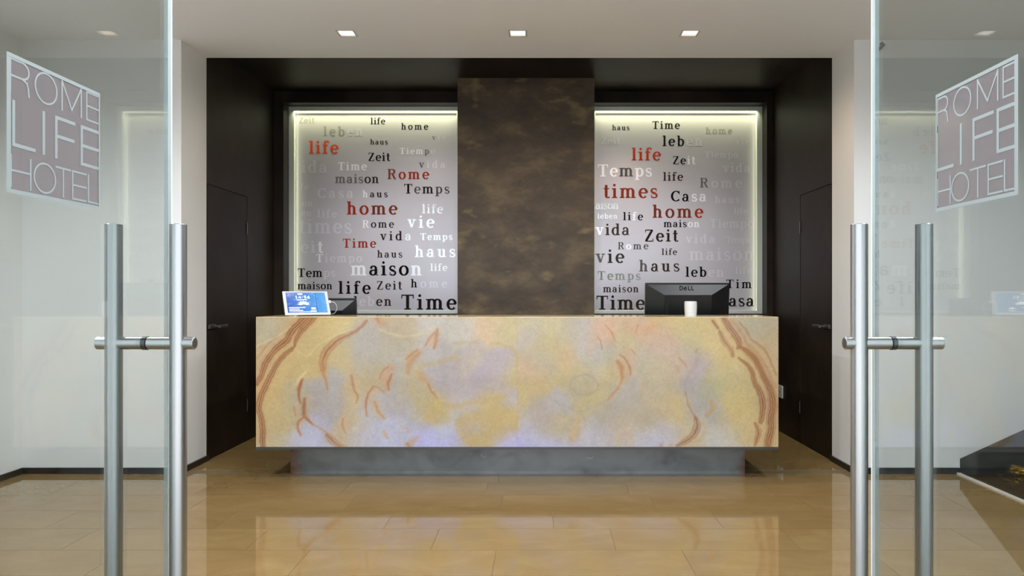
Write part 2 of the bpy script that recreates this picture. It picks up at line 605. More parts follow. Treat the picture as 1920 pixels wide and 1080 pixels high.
# ------------------------------------------------------------------ room shell
def build_shell():
    t = .2
    fl = empty('floor', (0, 3, 0), 'polished beige marble floor laid in rectangular tiles', 'floor', 'structure')
    box('grout_bed', WL, WR, DF - .25, DB, -.12, -.0015, M['grout'], fl)
    # tiles: rows run across the room, joints staggered
    pitch, ln_ = .33, .90
    known = {3.62: 1.27, 3.95: .073, 4.28: -1.126, 4.61: .56, 4.94: 1.52}
    rnd = random.Random(4)
    g = .0011
    k = -9
    cache = {}
    while True:
        y0 = 3.62 + k * pitch
        y1 = y0 + pitch
        k += 1
        if y0 > DB:
            break
        off = known.get(round(y0, 2), rnd.uniform(0, ln_))
        n0 = math.floor((WL - off) / ln_)
        for i in range(n0, n0 + 11):
            x0 = off + i * ln_
            x1 = x0 + ln_
            a, b, c, d = max(x0, WL), min(x1, WR), max(y0, DF - .25), min(y1, DB)
            if y1 > DP:
                if x0 < XL or x1 > XR:
                    if c >= DP:
                        a, b = max(a, XL), min(b, XR)
                    else:
                        d = DP
            if b - a < .02 or d - c < .02:
                continue
            a, b, c, d = a + g, b - g, c + g, d - g
            key = (round(b - a, 3), round(d - c, 3))
            if key not in cache:
                hx, hy = (b - a) / 2, (d - c) / 2
                bm = bmesh.new()
                add_box(bm, -hx, hx, -hy, hy, -.0015, 0)
                me = bpy.data.meshes.new('tile')
                bm.to_mesh(me)
                bm.free()
                me.materials.append(M['tile'])
                cache[key] = me
            o = bpy.data.objects.new('tile', cache[key])
            COL.objects.link(o)
            o.parent = fl
            o.location = Vector(((a + b) / 2, (c + d) / 2, 0)) - fl.location
    # walls
    struct(box('wall_left', WL - t, WL, DF, DP, 0, H, M['wall']), 'white wall on the left side of the lobby', 'wall')
    struct(box('wall_right', WR, WR + t, DF, DP, 0, H, M['wall']), 'white wall at the right side of the lobby beyond the steps', 'wall')
    struct(box('wall_back_left', WL - t, XL, DP, DO, 0, HN + .1, M['wall']), 'white wall left of the dark reception niche', 'wall')
    struct(box('wall_back_right', XR, WR + t, DP, DO, 0, HN + .1, M['wall']), 'white wall right of the dark reception niche', 'wall')
    # ceiling slab with three square openings for the downlights
    hs = .062
    cx_ = {5.03: (-1.30, -.147, 1.01), 3.1: (-2.2, -.147, 1.9), 1.9: (-2.2, -.147, 1.9)}
    bm = bmesh.new()
    yprev = DF - .3
    for yc in (1.9, 3.1, 5.03):
        add_box(bm, WL - t, WR + t, yprev, yc - hs, H, H + .3)
        xprev = WL - t
        for xc in cx_[yc]:
            add_box(bm, xprev, xc - hs, yc - hs, yc + hs, H, H + .3)
            xprev = xc + hs
        add_box(bm, xprev, WR + t, yc - hs, yc + hs, H, H + .3)
        yprev = yc + hs
    add_box(bm, WL - t, WR + t, yprev, DO, H, H + .3)
    struct(bm_obj('ceiling', bm, M['ceiling']), 'plain off-white plaster lobby ceiling', 'ceiling')
    # niche
    struct(box('ceiling_niche', XL - t, XR + t, DO, 7.5, HN, HN + .165, M['brown']), 'dark brown ceiling of the reception niche', 'ceiling')
    for side, x0, x1, s in (('left', XL - t, XL, -1), ('right', XR, XR + t, 1)):
        y_d = 6.33 if s < 0 else 6.24
        bm = bmesh.new()
        add_box(bm, x0, x1, DO, 7.5, 2.068, HN)
        add_box(bm, x0, x1, y_d, 7.5, 0, 2.068)
        xi0, xi1 = (x0, XL - .06) if s < 0 else (XR + .06, x1)
        add_box(bm, xi0, xi1, DO, y_d, 0, 2.068)
        struct(bm_obj('wall_niche_' + side, bm, M['brown']), 'dark brown plaster wall on the %s side of the niche' % side, 'wall')
    bm = bmesh.new()
    add_box(bm, XL, XR, DB, 7.5, 0, 1.057)
    add_box(bm, XL, XR, DB, 7.5, 3.028, HN)
    add_box(bm, XL, -2.388, DB, 7.5, 1.057, 3.028)
    add_box(bm, 2.119, XR, DB, 7.5, 1.057, 3.028)
    add_box(bm, -.72, .479, DB, 7.5, 1.057, 3.028)
    add_box(bm, -2.388, -.72, 7.2, 7.5, 1.057, 3.028)
    add_box(bm, .479, 2.119, 7.2, 7.5, 1.057, 3.028)
    struct(bm_obj('wall_back', bm, M['brown']), 'dark brown back wall of the niche around the lettered panels', 'wall')
    tag(box('pillar', -.72, .479, 6.54, DB - .0005, 0, HN, M['pillar']), 'broad bronze-brown mottled plaster pillar between the two lettered panels', 'pillar', 'structure')
    # thin shadow-line trims around the panel openings
    for side, x0, x1 in (('left', XL, -2.388), ('right', 2.119, XR)):
        struct(box('trim_' + side, x0 + .01, x1, DB - .006, DB, 1.0, 3.085, M['brown']), 'flat dark brown casing at the outer edge of the %s lettered panel' % side, 'trim')
    # baseboards
    bh, bt = .042, .012
    struct(box('baseboard_left', WL, WL + bt, DF, DP - bt, 0, bh, M['skirt']), 'black baseboard along the left lobby wall', 'baseboard')
    bm = bmesh.new()
    add_box(bm, WL, XL + bt, DP - bt, DP, 0, bh)
    add_box(bm, XL, XL + bt, DP, DO + .02, 0, bh)
    struct(bm_obj('baseboard_back_left', bm, M['skirt']), 'black baseboard under the white wall left of the niche', 'baseboard')
    bm = bmesh.new()
    add_box(bm, XR - bt, 2.9, DP - bt, DP, 0, bh)
    add_box(bm, XR - bt, XR, DP, DO + .02, 0, bh)
    struct(bm_obj('baseboard_back_right', bm, M['skirt']), 'black baseboard under the white wall right of the niche', 'baseboard')
    # entrance front: wall with a wide glazed opening, posts and header
    bm = bmesh.new()
    add_box(bm, -8, -3.1, DF - .3, DF, 0, 5)
    add_box(bm, 3.0, 8, DF - .3, DF, 0, 5)
    add_box(bm, -3.1, 3.0, DF - .3, DF, 2.85, 5)
    for n_, (a_, b_) in enumerate(((-3.1, -2.55), (2.45, 3.0))):
        struct(box('trim_%d' % (n_ + 1), a_, b_, DF - .3, DF, 0, 2.85, M['brown']), 'dark stone jamb on the %s side of the street entrance' % ('left', 'right')[n_], 'trim')
    struct(bm_obj('wall_front', bm, M['wall']), 'street front wall with the wide glazed entrance', 'wall')
    struct(box('ground', -12, 12, -10, DF - .25, -.12, -.005, M['pave']), 'grey paving of the street outside the entrance', 'ground')


build_shell()


# ------------------------------------------------------------------ flush doors in the niche sides
def niche_door(n, s, y1, label):
    x = XL if s < 0 else XR
    i = 1 if s < 0 else -1
    e = empty('door_%d' % n, (x, DO, 0), label, 'door', 'structure')
    g = .004
    bm = bmesh.new()
    add_box(bm, min(x - i * .05, x - i * .002), max(x - i * .05, x - i * .002), DO + .02, y1 - g, .008, 2.068 - g, .0015)
    bm_obj('leaf', bm, M['door'], e)
    zc = .997
    hd = empty('door_handle', (0, 0, 0))
    hd.parent = e
    hd.location = Vector((x, 5.68, zc)) - e.location
    bm = bmesh.new()
    add_box(bm, min(x - i * .002, x + i * .012), max(x - i * .002, x + i * .012), DO + .03, DO + .14, zc - .016, zc + .016, .002)
    bm_obj('rose_plate', bm, M['darksteel'], hd)
    bm = bmesh.new()
    add_cyl(bm, (x, 5.67, zc), (x + i * .055, 5.67, zc), .009, 16)
    add_box(bm, min(x + i * .045, x + i * .062), max(x + i * .045, x + i * .062), 5.655, 5.80, zc - .011, zc + .011, .003)
    bm_obj('lever', bm, M['darksteel'], hd)
    bm = bmesh.new()
    for zz in (.3, 1.8):
        add_cyl(bm, (x + i * .003, y1 - .004, zz - .05), (x + i * .003, y1 - .004, zz + .05), .005, 12)
    bm_obj('hinge', bm, M['darksteel'], e)


niche_door(1, -1, 6.33, 'flush dark brown door in the left side of the niche')
niche_door(2, 1, 6.24, 'flush dark brown door in the right side of the niche')


# ------------------------------------------------------------------ ceiling downlights
def downlight(x, y, label, power, col, first=None):
    e = empty('ceiling_light', (x, y, H), label, 'ceiling light', None, 'square recessed downlights above the desk')
    a, b = .050, .062
    bm = bmesh.new()
    for (x0, x1, y0, y1) in ((-b, b, -b, -a), (-b, b, a, b), (-b, -a, -a, a), (a, b, -a, a)):
        add_box(bm, x0, x1, y0, y1, -.003, .05)
    bm_obj('trim_ring', bm, M['white'], e, local=True)
    m = mat('lit_lens', (1, 1, 1), .5, emis=col, estr=1.5)
    bm = bmesh.new()
    add_box(bm, -a, a, -a, a, .008, .014)
    bm_obj('lens', bm, m, e, local=True)
    sl = bpy.data.lights.new('downlight_lamp', 'SPOT')
    sl.energy, sl.color = power, col
    sl.spot_size, sl.spot_blend = math.radians(165), .5
    sl.shadow_soft_size = 0
    so = bpy.data.objects.new('downlight_lamp', sl)
    COL.objects.link(so)
    so.location = (x, y, H - .004)
    return e


downlight(-1.30, 5.03, 'left one of the three square downlights, white light', 13, (1.0, .90, .80))
downlight(-.147, 5.03, 'middle one of the three square downlights, above the pillar', 10, (1.0, .88, .76))
downlight(1.01, 5.03, 'right one of the three square downlights, warmer light', 26, (1.0, .80, .60))


# unseen downlights added nearer the street as fill light for the lobby
for gx, side in ((-2.2, 'left'), (-.147, 'middle'), (1.9, 'right')):
    for gy, row in ((3.1, 'second'), (1.9, 'third')):
        downlight(gx, gy, '%s unseen fill downlight added in the %s row from the niche, out over the lobby' % (side, row), 85, (.90, .955, 1.0))['group'] = 'added unseen lobby fill lights toward the street'


# ------------------------------------------------------------------ lettered panels
def panel_material():
    m = mat('satin_mirror_glass', (.56, .51, .55), .29, .65, emis=(.80, .72, .80), estr=.012)
    tc = N(m, 'ShaderNodeTexCoord')
    nz = N(m, 'ShaderNodeTexNoise')
    nz.inputs['Scale'].default_value = 60
    nz.inputs['Detail'].default_value = 4
    L(m, tc.outputs['Object'], nz.inputs['Vector'])
    mr = N(m, 'ShaderNodeMapRange')
    mr.inputs['To Min'].default_value = .30
    mr.inputs['To Max'].default_value = .38
    L(m, nz.outputs['Fac'], mr.inputs['Value'])
    L(m, mr.outputs[0], bsdf(m).inputs['Roughness'])
    return m


M['panel'] = panel_material()
BLK, DKB, RED, WHT, FNT, LGT, GRY = (22, 20, 20), (58, 46, 38), (190, 62, 38), (232, 232, 230), (232, 222, 234), (252, 248, 252), (118, 112, 112)  # black, brown, grey and pale tones paint reflections letter by letter
DRD = (150, 70, 55)
LEFT_WORDS = [
    ('Zeit', 560, 590, 231, 16, [(4, GRY)]), ('leben', 606, 681, 255, 25, [(3, GRY), (2, FNT)]), ('life', 579, 635, 288, 33, [(4, RED)]),
    ('life', 694.6, 722.5, 233, 17, [(4, BLK)]), ('home', 752, 803, 243, 17, [(4, BLK)]), ('haus', 694, 727.6, 271, 14, [(4, BLK)]),
    ('vie', 810, 835.6, 262.5, 14, [(1, GRY), (2, FNT)]), ('Zeit', 690, 731.7, 302, 22, [(4, BLK)]),
    ('Tiempo', 749, 816, 289, 16.5, [(4, LGT), (1, GRY), (1, FNT)]), ('vida', 785.6, 836, 315, 20, [(1, GRY), (3, FNT)]),
    ('ida', 565, 614.5, 323.6, 31, [(3, FNT)]), ('Time', 633, 688, 319, 21, [(4, LGT)]), ('maison', 628, 711, 343.6, 24, [(4, GRY), (2, DKB)]),
    ('Rome', 725.6, 805, 336, 27, [(1, DRD), (3, RED)]), ('Temps', 757, 843.7, 363, 25.6, [(1, BLK), (1, GRY), (1, DKB), (2, GRY)]),
    ('fe', 563.6, 579, 356, 16, [(2, FNT)]), ('Casa', 595, 663.4, 371, 26, [(4, FNT)]), ('haus', 679.7, 727.6, 370, 18, [(1, LGT), (3, BLK)]),
    ('on', 566, 586.6, 387, 17, [(2, FNT)]), ('home', 649.8, 745.5, 402.4, 34, [(2, RED), (2, DRD)]), ('life', 791, 831, 400, 23.6, [(4, WHT)]),
    ('en', 565, 585, 405, 17, [(2, FNT)]), ('life', 594.8, 632, 408, 21, [(4, FNT)]), ('times', 560.5, 661, 437.6, 38, [(5, FNT)]),
    ('Rome', 679, 739, 427, 20, [(1, LGT), (3, DKB)]), ('vie', 764, 815, 427, 32, [(3, WHT)]), ('vida', 713, 772, 450.7, 24, [(3, DKB), (1, LGT)]),
    ('Temps', 787.7, 849, 450, 18, [(5, WHT)]), ('eit', 563.6, 606, 473.7, 31, [(2, FNT), (1, LGT)]), ('Time', 642, 705.6, 464.5, 24, [(4, RED)]),
    ('haus', 707, 755, 483, 19, [(4, DKB)]), ('haus', 777.5, 855, 482, 30, [(4, WHT)]), ('Tiempo', 592, 679.7, 491.6, 22, [(1, LGT), (5, FNT)]),
    ('maison', 657, 791.8, 516.5, 37, [(1, LGT), (4, BLK), (1, LGT)]), ('life', 806.6, 839, 508, 19, [(4, LGT)]),
    ('Temps', 557.5, 629.8, 519.5, 23, [(3, BLK), (2, FNT)]), ('home', 770, 838.6, 539, 22, [(1, BLK), (3, FNT)]),
    ('maison', 557.5, 623.7, 542.6, 20, [(6, BLK)]), ('life', 634, 695.4, 551, 33, [(4, BLK)]), ('Zeit', 706, 754, 543, 22.7, [(4, DKB)]),
    ('leben', 663, 734.7, 573.5, 25, [(1, BLK), (2, FNT), (2, DKB)]), ('Time', 751, 856.5, 580.6, 40, [(4, (40, 32, 28))]),
]
RIGHT_WORDS = [
    ('haus', 1147.6, 1180.7, 244, 13.5, [(4, BLK)]), ('Time', 1222.5, 1275, 241.5, 20, [(4, BLK)]), ('home', 1323, 1373, 251, 17, [(4, GRY)]),
    ('Zeit', 1127, 1163, 270.7, 19, [(4, FNT)]), ('leben', 1242, 1317.7, 273.6, 26.5, [(3, BLK), (2, FNT)]), ('vie', 1380, 1405, 270.7, 15, [(3, FNT)]),
    ('life', 1184, 1239.6, 301, 33, [(4, RED)]), ('Zeit', 1261, 1304, 308, 21.7, [(2, BLK), (2, LGT)]), ('Tiempo', 1321, 1384, 296, 17, [(6, FNT)]),
    ('Temps', 1120, 1223.4, 331, 32, [(2, LGT), (1, GRY), (2, LGT)]), ('life', 1243, 1281, 339, 22.4, [(4, DKB)]), ('vida', 1355.6, 1407.5, 323, 24, [(4, FNT)]),
    ('Rome', 1311.5, 1391, 351.7, 25.5, [(1, GRY), (3, FNT)]), ('times', 1131, 1234.5, 371.4, 37, [(5, (190, 80, 60))]),
    ('Casa', 1257.5, 1325.5, 377.6, 28, [(2, BLK), (2, LGT)]), ('haus', 1340, 1386.7, 380.5, 19, [(4, FNT)]), ('aison', 1116, 1161, 392, 21, [(5, WHT)]),
    ('home', 1223, 1319, 408.5, 34, [(1, DRD), (2, DRD), (1, RED)]), ('life', 1376, 1401, 401, 16, [(4, FNT)]), ('leben', 1120, 1158, 410, 14, [(4, WHT), (1, LGT)]),
    ('life', 1168, 1206, 413, 21, [(2, BLK), (1, LGT), (1, BLK)]), ('vida', 1117, 1181.5, 441, 30, [(1, WHT), (3, (92, 86, 82))]),
    ('maison', 1244, 1312, 426, 19, [(4, BLK), (2, LGT)]), ('Tiempo', 1330, 1413.7, 427, 23, [(6, FNT)]), ('Zeit', 1208, 1272, 453, 32, [(4, DKB)]),
    ('vida', 1286, 1342, 456, 24, [(4, FNT)]), ('Temps', 1360, 1407, 456, 18, [(5, FNT)]), ('Rome', 1158, 1216, 467.6, 19, [(1, GRY), (1, LGT), (2, GRY)]),
    ('life', 1240.5, 1269.5, 478, 16.5, [(4, DKB)]), ('maison', 1292, 1413.7, 488, 33, [(6, FNT)]), ('vie', 1117, 1171, 493, 35, [(1, (150, 148, 145)), (2, (80, 75, 70))]),
    ('haus', 1198, 1275, 509, 30, [(1, GRY), (3, (74, 62, 52))]), ('leben', 1285, 1358, 519, 26, [(3, BLK), (2, FNT)]), ('life', 1378, 1409.6, 513.4, 19, [(4, FNT)]),
    ('Temps', 1120, 1202, 525, 23.5, [(5, (178, 188, 182))]), ('Tim', 1361, 1410, 540.5, 23, [(3, BLK)]), ('maison', 1130.5, 1198, 548, 19, [(6, DKB)]),
    ('Time', 1117, 1210, 580.6, 37, [(4, (54, 46, 36))]), ('asa', 1366, 1415, 574.5, 31, [(3, BLK)]),
]


def add_word(parent, text, x0, x1, by, em, runs, d, y_off):
    s = F / d
    size = em / s
    glyphs = [slab_glyph(c) for c in text]
    nat = sum(a for g, a in glyphs)
    track = ((x1 - x0) / em - nat) / max(len(text) - 1, 1)
    o0 = P(x0, by, d)
    root = empty('word', (0, 0, 0))
    root.parent = parent
    root.location = o0 - wpos(parent)
    x = 0
    k = 0
    cnt = 0
    for n, c in runs:
        for _ in range(n):
            bm = bmesh.new()
            g, a = glyphs[k]
            for pts, ws in g:
                dep = cnt % 5 * .00004
                cnt += 1
                ribbon(bm, pts, ws, lambda u, v, x=x, dep=dep: ((x + u) * size, -.0012 - dep, v * size))
            x += a + track
            k += 1
            bm_obj('letter', bm, letter_mat(c), root, local=True)


def lettered_panel(x0, x1, label, words, gx0, gx1, left):
    z0, z1, gz0, gz1 = 1.057, 3.028, 1.087, 2.977
    e = empty('lettered_panel', ((x0 + x1) / 2, DW, z0), label, 'wall panel', None, 'lettered glass panels behind the desk')
    box('glass_sheet', gx0 - .01, gx1 + .01, DW, DW + .01, gz0 - .01, gz1 + .01, M['panel'], e)
    yf0, yf1 = DW - .028, DW + .05
    box('frame_rail', x0, x1, yf0, yf1, gz1, z1, M['alu'], e, .002)
    box('frame_rail', x0, x1, yf0, yf1, z0, gz0, M['alu'], e, .002)
    box('frame_rail', x0, gx0, yf0, yf1, gz0, gz1, M['alu'], e, .002)
    box('frame_rail', gx1, x1, yf0, yf1, gz0, gz1, M['alu'], e, .002)
    # light tube tucked under the top rail and along the outer rail
    tm = bpy.data.materials.get('strip_light') or mat('strip_light', (1, 1, .8), .5, emis=(.92, 1.0, .70), estr=.9)
    box('light_strip', gx0, gx1, DW - .012, DW - .004, gz1 - .006, gz1, tm, e)
    ex0, ex1 = (gx0, gx0 + .006) if left else (gx1 - .006, gx1)
    tm2 = bpy.data.materials.get('side_strip') or mat('side_strip', (1, 1, .8), .5, emis=(.80, .95, .60), estr=.2)
    box('light_strip', ex0, ex1, DW - .012, DW - .004, gz0, gz1 - .0065, tm2, e)
    for wd in words:
        add_word(e, *wd, d=DW, y_off=0)
    cx = (gx0 + gx1) / 2
    area('panel_strip_lamp', (cx, DW - .05, gz1 + .02), gx1 - gx0, 5.0, (.92, 1.0, .58), (0, .12, -1), .02, 100)
    sg = 1 if left else -1
    area('panel_side_lamp', ((gx0 + .002) if left else (gx1 - .002), DW - .03, (gz0 + gz1) / 2), .012, .45, (.88, 1.0, .62), (sg, .3, 0), gz1 - gz0, 110)
    return e


lettered_panel(-2.388, -.722, 'left panel of frosted glass with words in red ink and painted reflections, tablet in front', LEFT_WORDS, -2.338, -.79, True)
lettered_panel(.481, 2.119, 'right panel of frosted glass with words in red ink and painted reflections, large monitor in front', RIGHT_WORDS, .53, 2.067, False)


# ------------------------------------------------------------------ onyx desk
def onyx_colors(px, py):
    """px, py arrays in picture units of the stone face; returns linear rgb"""
    rng = np.random.RandomState(3)

    def vnoise(x, y, sc, seed):
        r = np.random.RandomState(seed).rand(256, 256)
        u, v = x / sc + 37.3, y / sc + 11.7
        i, j = np.floor(u).astype(int), np.floor(v).astype(int)
        fu, fv = u - i, v - j
        fu, fv = fu * fu * (3 - 2 * fu), fv * fv * (3 - 2 * fv)
        g = lambda a, b: r[a % 256, b % 256]
        return ((g(i, j) * (1 - fu) + g(i + 1, j) * fu) * (1 - fv) + (g(i, j + 1) * (1 - fu) + g(i + 1, j + 1) * fu) * fv) - .5

    wx = px + 14 * vnoise(px, py, 30, 1) + 6 * vnoise(px, py, 11, 2)
    wy = py + 14 * vnoise(px, py, 30, 5) + 6 * vnoise(px, py, 11, 6)
    O = {'A': (470, 585), 'B': (710, 585), 'C': (960, 585), 'D': (1210, 585)}
    CP = {  # bluish points near the bottom paint a light glow into the stone
        'A': [(60, 80, 188, 172, 138), (150, 110, 184, 174, 150), (60, 300, 198, 170, 128), (250, 90, 200, 172, 128), (480, 180, 202, 176, 122), (600, 70, 212, 184, 118), (300, 380, 205, 176, 120),
              (200, 600, 208, 176, 115), (200, 800, 210, 178, 118), (190, 980, 205, 186, 148), (330, 1000, 202, 197, 208), (450, 950, 196, 196, 222), (470, 650, 182, 170, 162), (600, 550, 181, 173, 170),
              (650, 750, 178, 167, 164), (550, 850, 184, 178, 194), (800, 200, 181, 170, 158), (850, 330, 179, 170, 160), (900, 450, 188, 168, 130), (680, 330, 198, 173, 120), (790, 600, 200, 176, 134),
              (760, 850, 206, 180, 130), (850, 900, 196, 191, 208), (900, 760, 190, 185, 192), (260, 800, 196, 180, 140), (60, 850, 205, 172, 125), (330, 650, 190, 178, 150), (680, 80, 208, 180, 120), (430, 380, 205, 178, 122)],
        'B': [(200, 100, 190, 168, 134), (100, 250, 181, 167, 145), (350, 90, 200, 190, 180), (600, 100, 196, 186, 172), (800, 80, 214, 180, 140), (950, 110, 201, 180, 132), (400, 330, 184, 173, 170),
              (150, 430, 180, 170, 158), (260, 560, 187, 172, 142), (700, 330, 186, 170, 158), (900, 400, 180, 165, 169), (800, 500, 178, 162, 168), (480, 500, 180, 167, 168), (450, 750, 200, 173, 116),
              (150, 700, 184, 174, 172), (200, 850, 186, 180, 194), (120, 900, 196, 196, 222), (380, 970, 188, 184, 232), (520, 890, 195, 196, 216), (700, 800, 201, 171, 110), (850, 700, 206, 179, 122),
              (950, 800, 205, 175, 116), (960, 960, 190, 186, 230), (1010, 480, 200, 177, 122), (650, 640, 186, 172, 168), (650, 735, 192, 187, 200), (700, 940, 200, 172, 112), (830, 880, 203, 175, 116),
              (560, 980, 186, 182, 234), (300, 690, 192, 172, 128), (1000, 660, 190, 180, 190), (720, 890, 186, 172, 160), (880, 620, 188, 172, 160)],
        'C': [(60, 100, 202, 182, 136), (300, 90, 199, 181, 136), (450, 150, 189, 172, 142), (120, 190, 186, 174, 164), (250, 270, 195, 173, 116), (230, 360, 176, 167, 145), (420, 350, 201, 170, 118),
              (560, 130, 184, 174, 164), (540, 300, 184, 176, 170), (700, 130, 212, 174, 144), (690, 330, 179, 170, 154), (480, 480, 191, 174, 122), (540, 550, 183, 167, 148), (200, 520, 199, 173, 116),
              (980, 350, 186, 174, 152), (950, 130, 207, 168, 136), (870, 200, 196, 178, 132), (850, 600, 187, 174, 162), (200, 760, 184, 168, 156), (600, 650, 196, 176, 120), (350, 850, 192, 174, 136), (700, 800, 180, 167, 150),
              (650, 920, 196, 189, 198), (100, 900, 196, 190, 204), (300, 1000, 192, 188, 222), (40, 1000, 182, 178, 238), (900, 980, 196, 192, 204), (840, 900, 204, 182, 156), (150, 430, 200, 166, 130), (60, 640, 196, 174, 130),
              (330, 700, 184, 174, 172), (1000, 750, 188, 172, 146), (750, 470, 200, 176, 128)],
        'D': [(100, 80, 206, 174, 118), (50, 200, 199, 168, 144), (180, 230, 201, 170, 152), (250, 120, 206, 180, 118), (310, 230, 181, 172, 140), (400, 150, 206, 180, 118), (460, 250, 211, 183, 122),
              (380, 400, 180, 164, 166), (250, 380, 199, 170, 144), (380, 560, 178, 167, 164), (400, 720, 180, 170, 166), (480, 560, 182, 174, 134), (600, 480, 199, 180, 128), (620, 350, 206, 176, 112),
              (650, 700, 211, 183, 116), (720, 600, 203, 181, 128), (150, 650, 199, 177, 140), (250, 750, 209, 181, 122), (180, 880, 196, 184, 184), (130, 980, 202, 197, 214), (450, 900, 199, 191, 178),
              (620, 985, 205, 197, 192), (720, 900, 212, 186, 134), (850, 110, 186, 174, 148), (950, 200, 196, 172, 134), (900, 350, 201, 174, 134), (970, 600, 201, 172, 134), (100, 420, 196, 176, 140), (60, 560, 194, 178, 150),
              (330, 950, 206, 182, 140), (500, 760, 182, 172, 160), (780, 420, 206, 182, 130)],
    }
    num = np.zeros((len(px), 3))
    den = np.zeros(len(px)) + 1e-9
    for k, pts in CP.items():
        ox, oy = O[k]
        for (x, y, r, g, b) in pts:
            X, Y = ox + x / 4, oy + y / 4
            # the two slabs meet at x = 970: nothing bleeds across the joint
            same = ((px < 970) == (X < 970))
            wgt = np.exp(-((wx - X) ** 2 + (wy - Y) ** 2) / (2 * 17.0 ** 2)) * same + 1e-7 * same / (1 + (wx - X) ** 2 + (wy - Y) ** 2)
            num += wgt[:, None] * np.array([r, g, b])
            den += wgt
    rgb = num / den[:, None]

    def stroke(k, pts, w, col, alpha=.8, lines=0, mirror=None, soft=1.0):
        nonlocal rgb
        ox, oy = O[k]
        q = [(ox + x / 4, oy + y / 4) for x, y in pts]
        ws = w if isinstance(w, (list, tuple)) else [w] * len(q)
        ws = [v / 4 for v in ws]
        # smooth the path
        P_, W_ = [], []
        for i in range(len(q) - 1):
            p0, p1, p2, p3 = q[max(i - 1, 0)], q[i], q[i + 1], q[min(i + 2, len(q) - 1)]
            for t in np.linspace(0, 1, 6, endpoint=False):
                P_.append(tuple(.5 * ((2 * p1[a]) + (-p0[a] + p2[a]) * t + (2 * p0[a] - 5 * p1[a] + 4 * p2[a] - p3[a]) * t * t + (-p0[a] + 3 * p1[a] - 3 * p2[a] + p3[a]) * t ** 3) for a in (0, 1)))
                W_.append(ws[i] * (1 - t) + ws[i + 1] * t)
        P_.append(q[-1])
        W_.append(ws[-1])
        mw = max(W_) * 3 + 4
        xs_, ys_ = [p[0] for p in P_], [p[1] for p in P_]
        sel = np.where((px > min(xs_) - mw) & (px < max(xs_) + mw) & (py > min(ys_) - mw) & (py < max(ys_) + mw))[0]
        if not len(sel):
            return
        jx = px[sel] + 1.6 * vnoise(px[sel], py[sel], 7, 8) + 1.0 * vnoise(px[sel], py[sel], 3.5, 13)
        jy = py[sel] + 1.6 * vnoise(px[sel], py[sel], 7, 9)
        best = np.full(len(sel), 1e9)
        sd = np.zeros(len(sel))
        ww = np.ones(len(sel))
        for i in range(len(P_) - 1):
            ax, ay = P_[i]
            bx, by = P_[i + 1]
            dx, dy = bx - ax, by - ay
            l2 = dx * dx + dy * dy + 1e-9
            t = np.clip(((jx - ax) * dx + (jy - ay) * dy) / l2, 0, 1)
            ex, ey = jx - ax - t * dx, jy - ay - t * dy
            dd = np.hypot(ex, ey)
            m = dd < best
            best[m] = dd[m]
            sd[m] = ((dx * ey - dy * ex) / math.sqrt(l2))[m]
            ww[m] = (W_[i] * (1 - t) + W_[i + 1] * t)[m]
        a = alpha * np.exp(-(best / (ww * soft)) ** 4) if lines else alpha * np.exp(-(best / (ww * soft)) ** 2)
        c = np.array(col, float)[None, :] * np.ones((len(sel), 1))
        if lines:
            ph = sd / ww * math.pi * lines / 2
            band = .5 + .5 * np.cos(ph * 2)
            a = a * (.42 + .58 * band)
            c = c * (.92 + .10 * (1 - band))[:, None]
        rgb[sel] = rgb[sel] * (1 - a[:, None]) + c * a[:, None]

    br, rd, ob, pe = (156, 94, 56), (172, 104, 64), (190, 132, 80), (214, 160, 122)

    def st(k, pts, w, col, alpha=.8, lines=0):
        if lines:
            stroke(k, pts, w, col, alpha, lines)
            return
        ws_ = [v * 1.25 for v in w] if isinstance(w, (list, tuple)) else w * 1.25
        if col in (br, rd, ob):
            stroke(k, pts, [v * 2.4 + 3 for v in ws_] if isinstance(ws_, list) else ws_ * 2.4 + 3, (208, 166, 118), alpha * .45)
        stroke(k, pts, ws_, col, alpha * .85)
    stroke('A', [(600, 950), (690, 810), (760, 690), (775, 560), (770, 500)], [44, 44, 40, 34, 20], (208, 178, 132), .6)
    stroke('A', [(900, 600), (930, 700), (960, 780)], [30, 44, 30], (204, 172, 132), .45)
    stroke('A', [(300, 480), (290, 620), (300, 780), (350, 900)], 7, (190, 172, 130), .5)
    # left slab: the double banded vein
    st('A', [(440, 30), (380, 90), (320, 140), (275, 210), (210, 260), (150, 330), (110, 400), (80, 480), (40, 570)], [56] * 9, (206, 160, 105), .55)
    st('A', [(415, 30), (365, 85), (310, 140), (268, 215), (205, 262), (150, 325), (105, 400), (85, 470), (45, 540)], [30, 30, 30, 30, 28, 28, 26, 22, 20], br, .92, 3)
    st('A', [(480, 30), (440, 80), (390, 130), (350, 190), (330, 250)], [26, 26, 24, 20, 12], br, .85, 3)
    st('A', [(325, 265), (270, 310), (210, 370), (170, 440), (150, 480), (110, 560), (75, 640), (62, 720), (80, 800), (90, 880), (88, 960), (95, 1030)], [12, 20, 22, 22, 24, 26, 26, 24, 24, 26, 24, 20], br, .9, 3)
    st('A', [(45, 350), (90, 290), (140, 230), (200, 180)], 7, (184, 130, 85), .6)
    st('A', [(40, 260), (130, 215), (205, 180), (300, 110)], 5, (222, 205, 165), .5)
    st('A', [(330, 270), (420, 330), (520, 240), (700, 150), (760, 130)], 5, (222, 200, 150), .45)
    # left slab: arcs
    st('A', [(870, 70), (820, 120), (740, 170), (670, 200), (600, 260), (560, 310), (540, 380), (545, 430)], [12, 14, 16, 26, 30, 30, 26, 20], rd, .85, 2)
    st('A', [(540, 400), (545, 460), (565, 510), (575, 580)], [18, 12, 8, 4], ob, .8)
    st('A', [(950, 30), (955, 80)], [12, 6], rd, .7)
    st('A', [(415, 450), (370, 500), (350, 545)], [6, 10, 12], (232, 205, 150), .8)
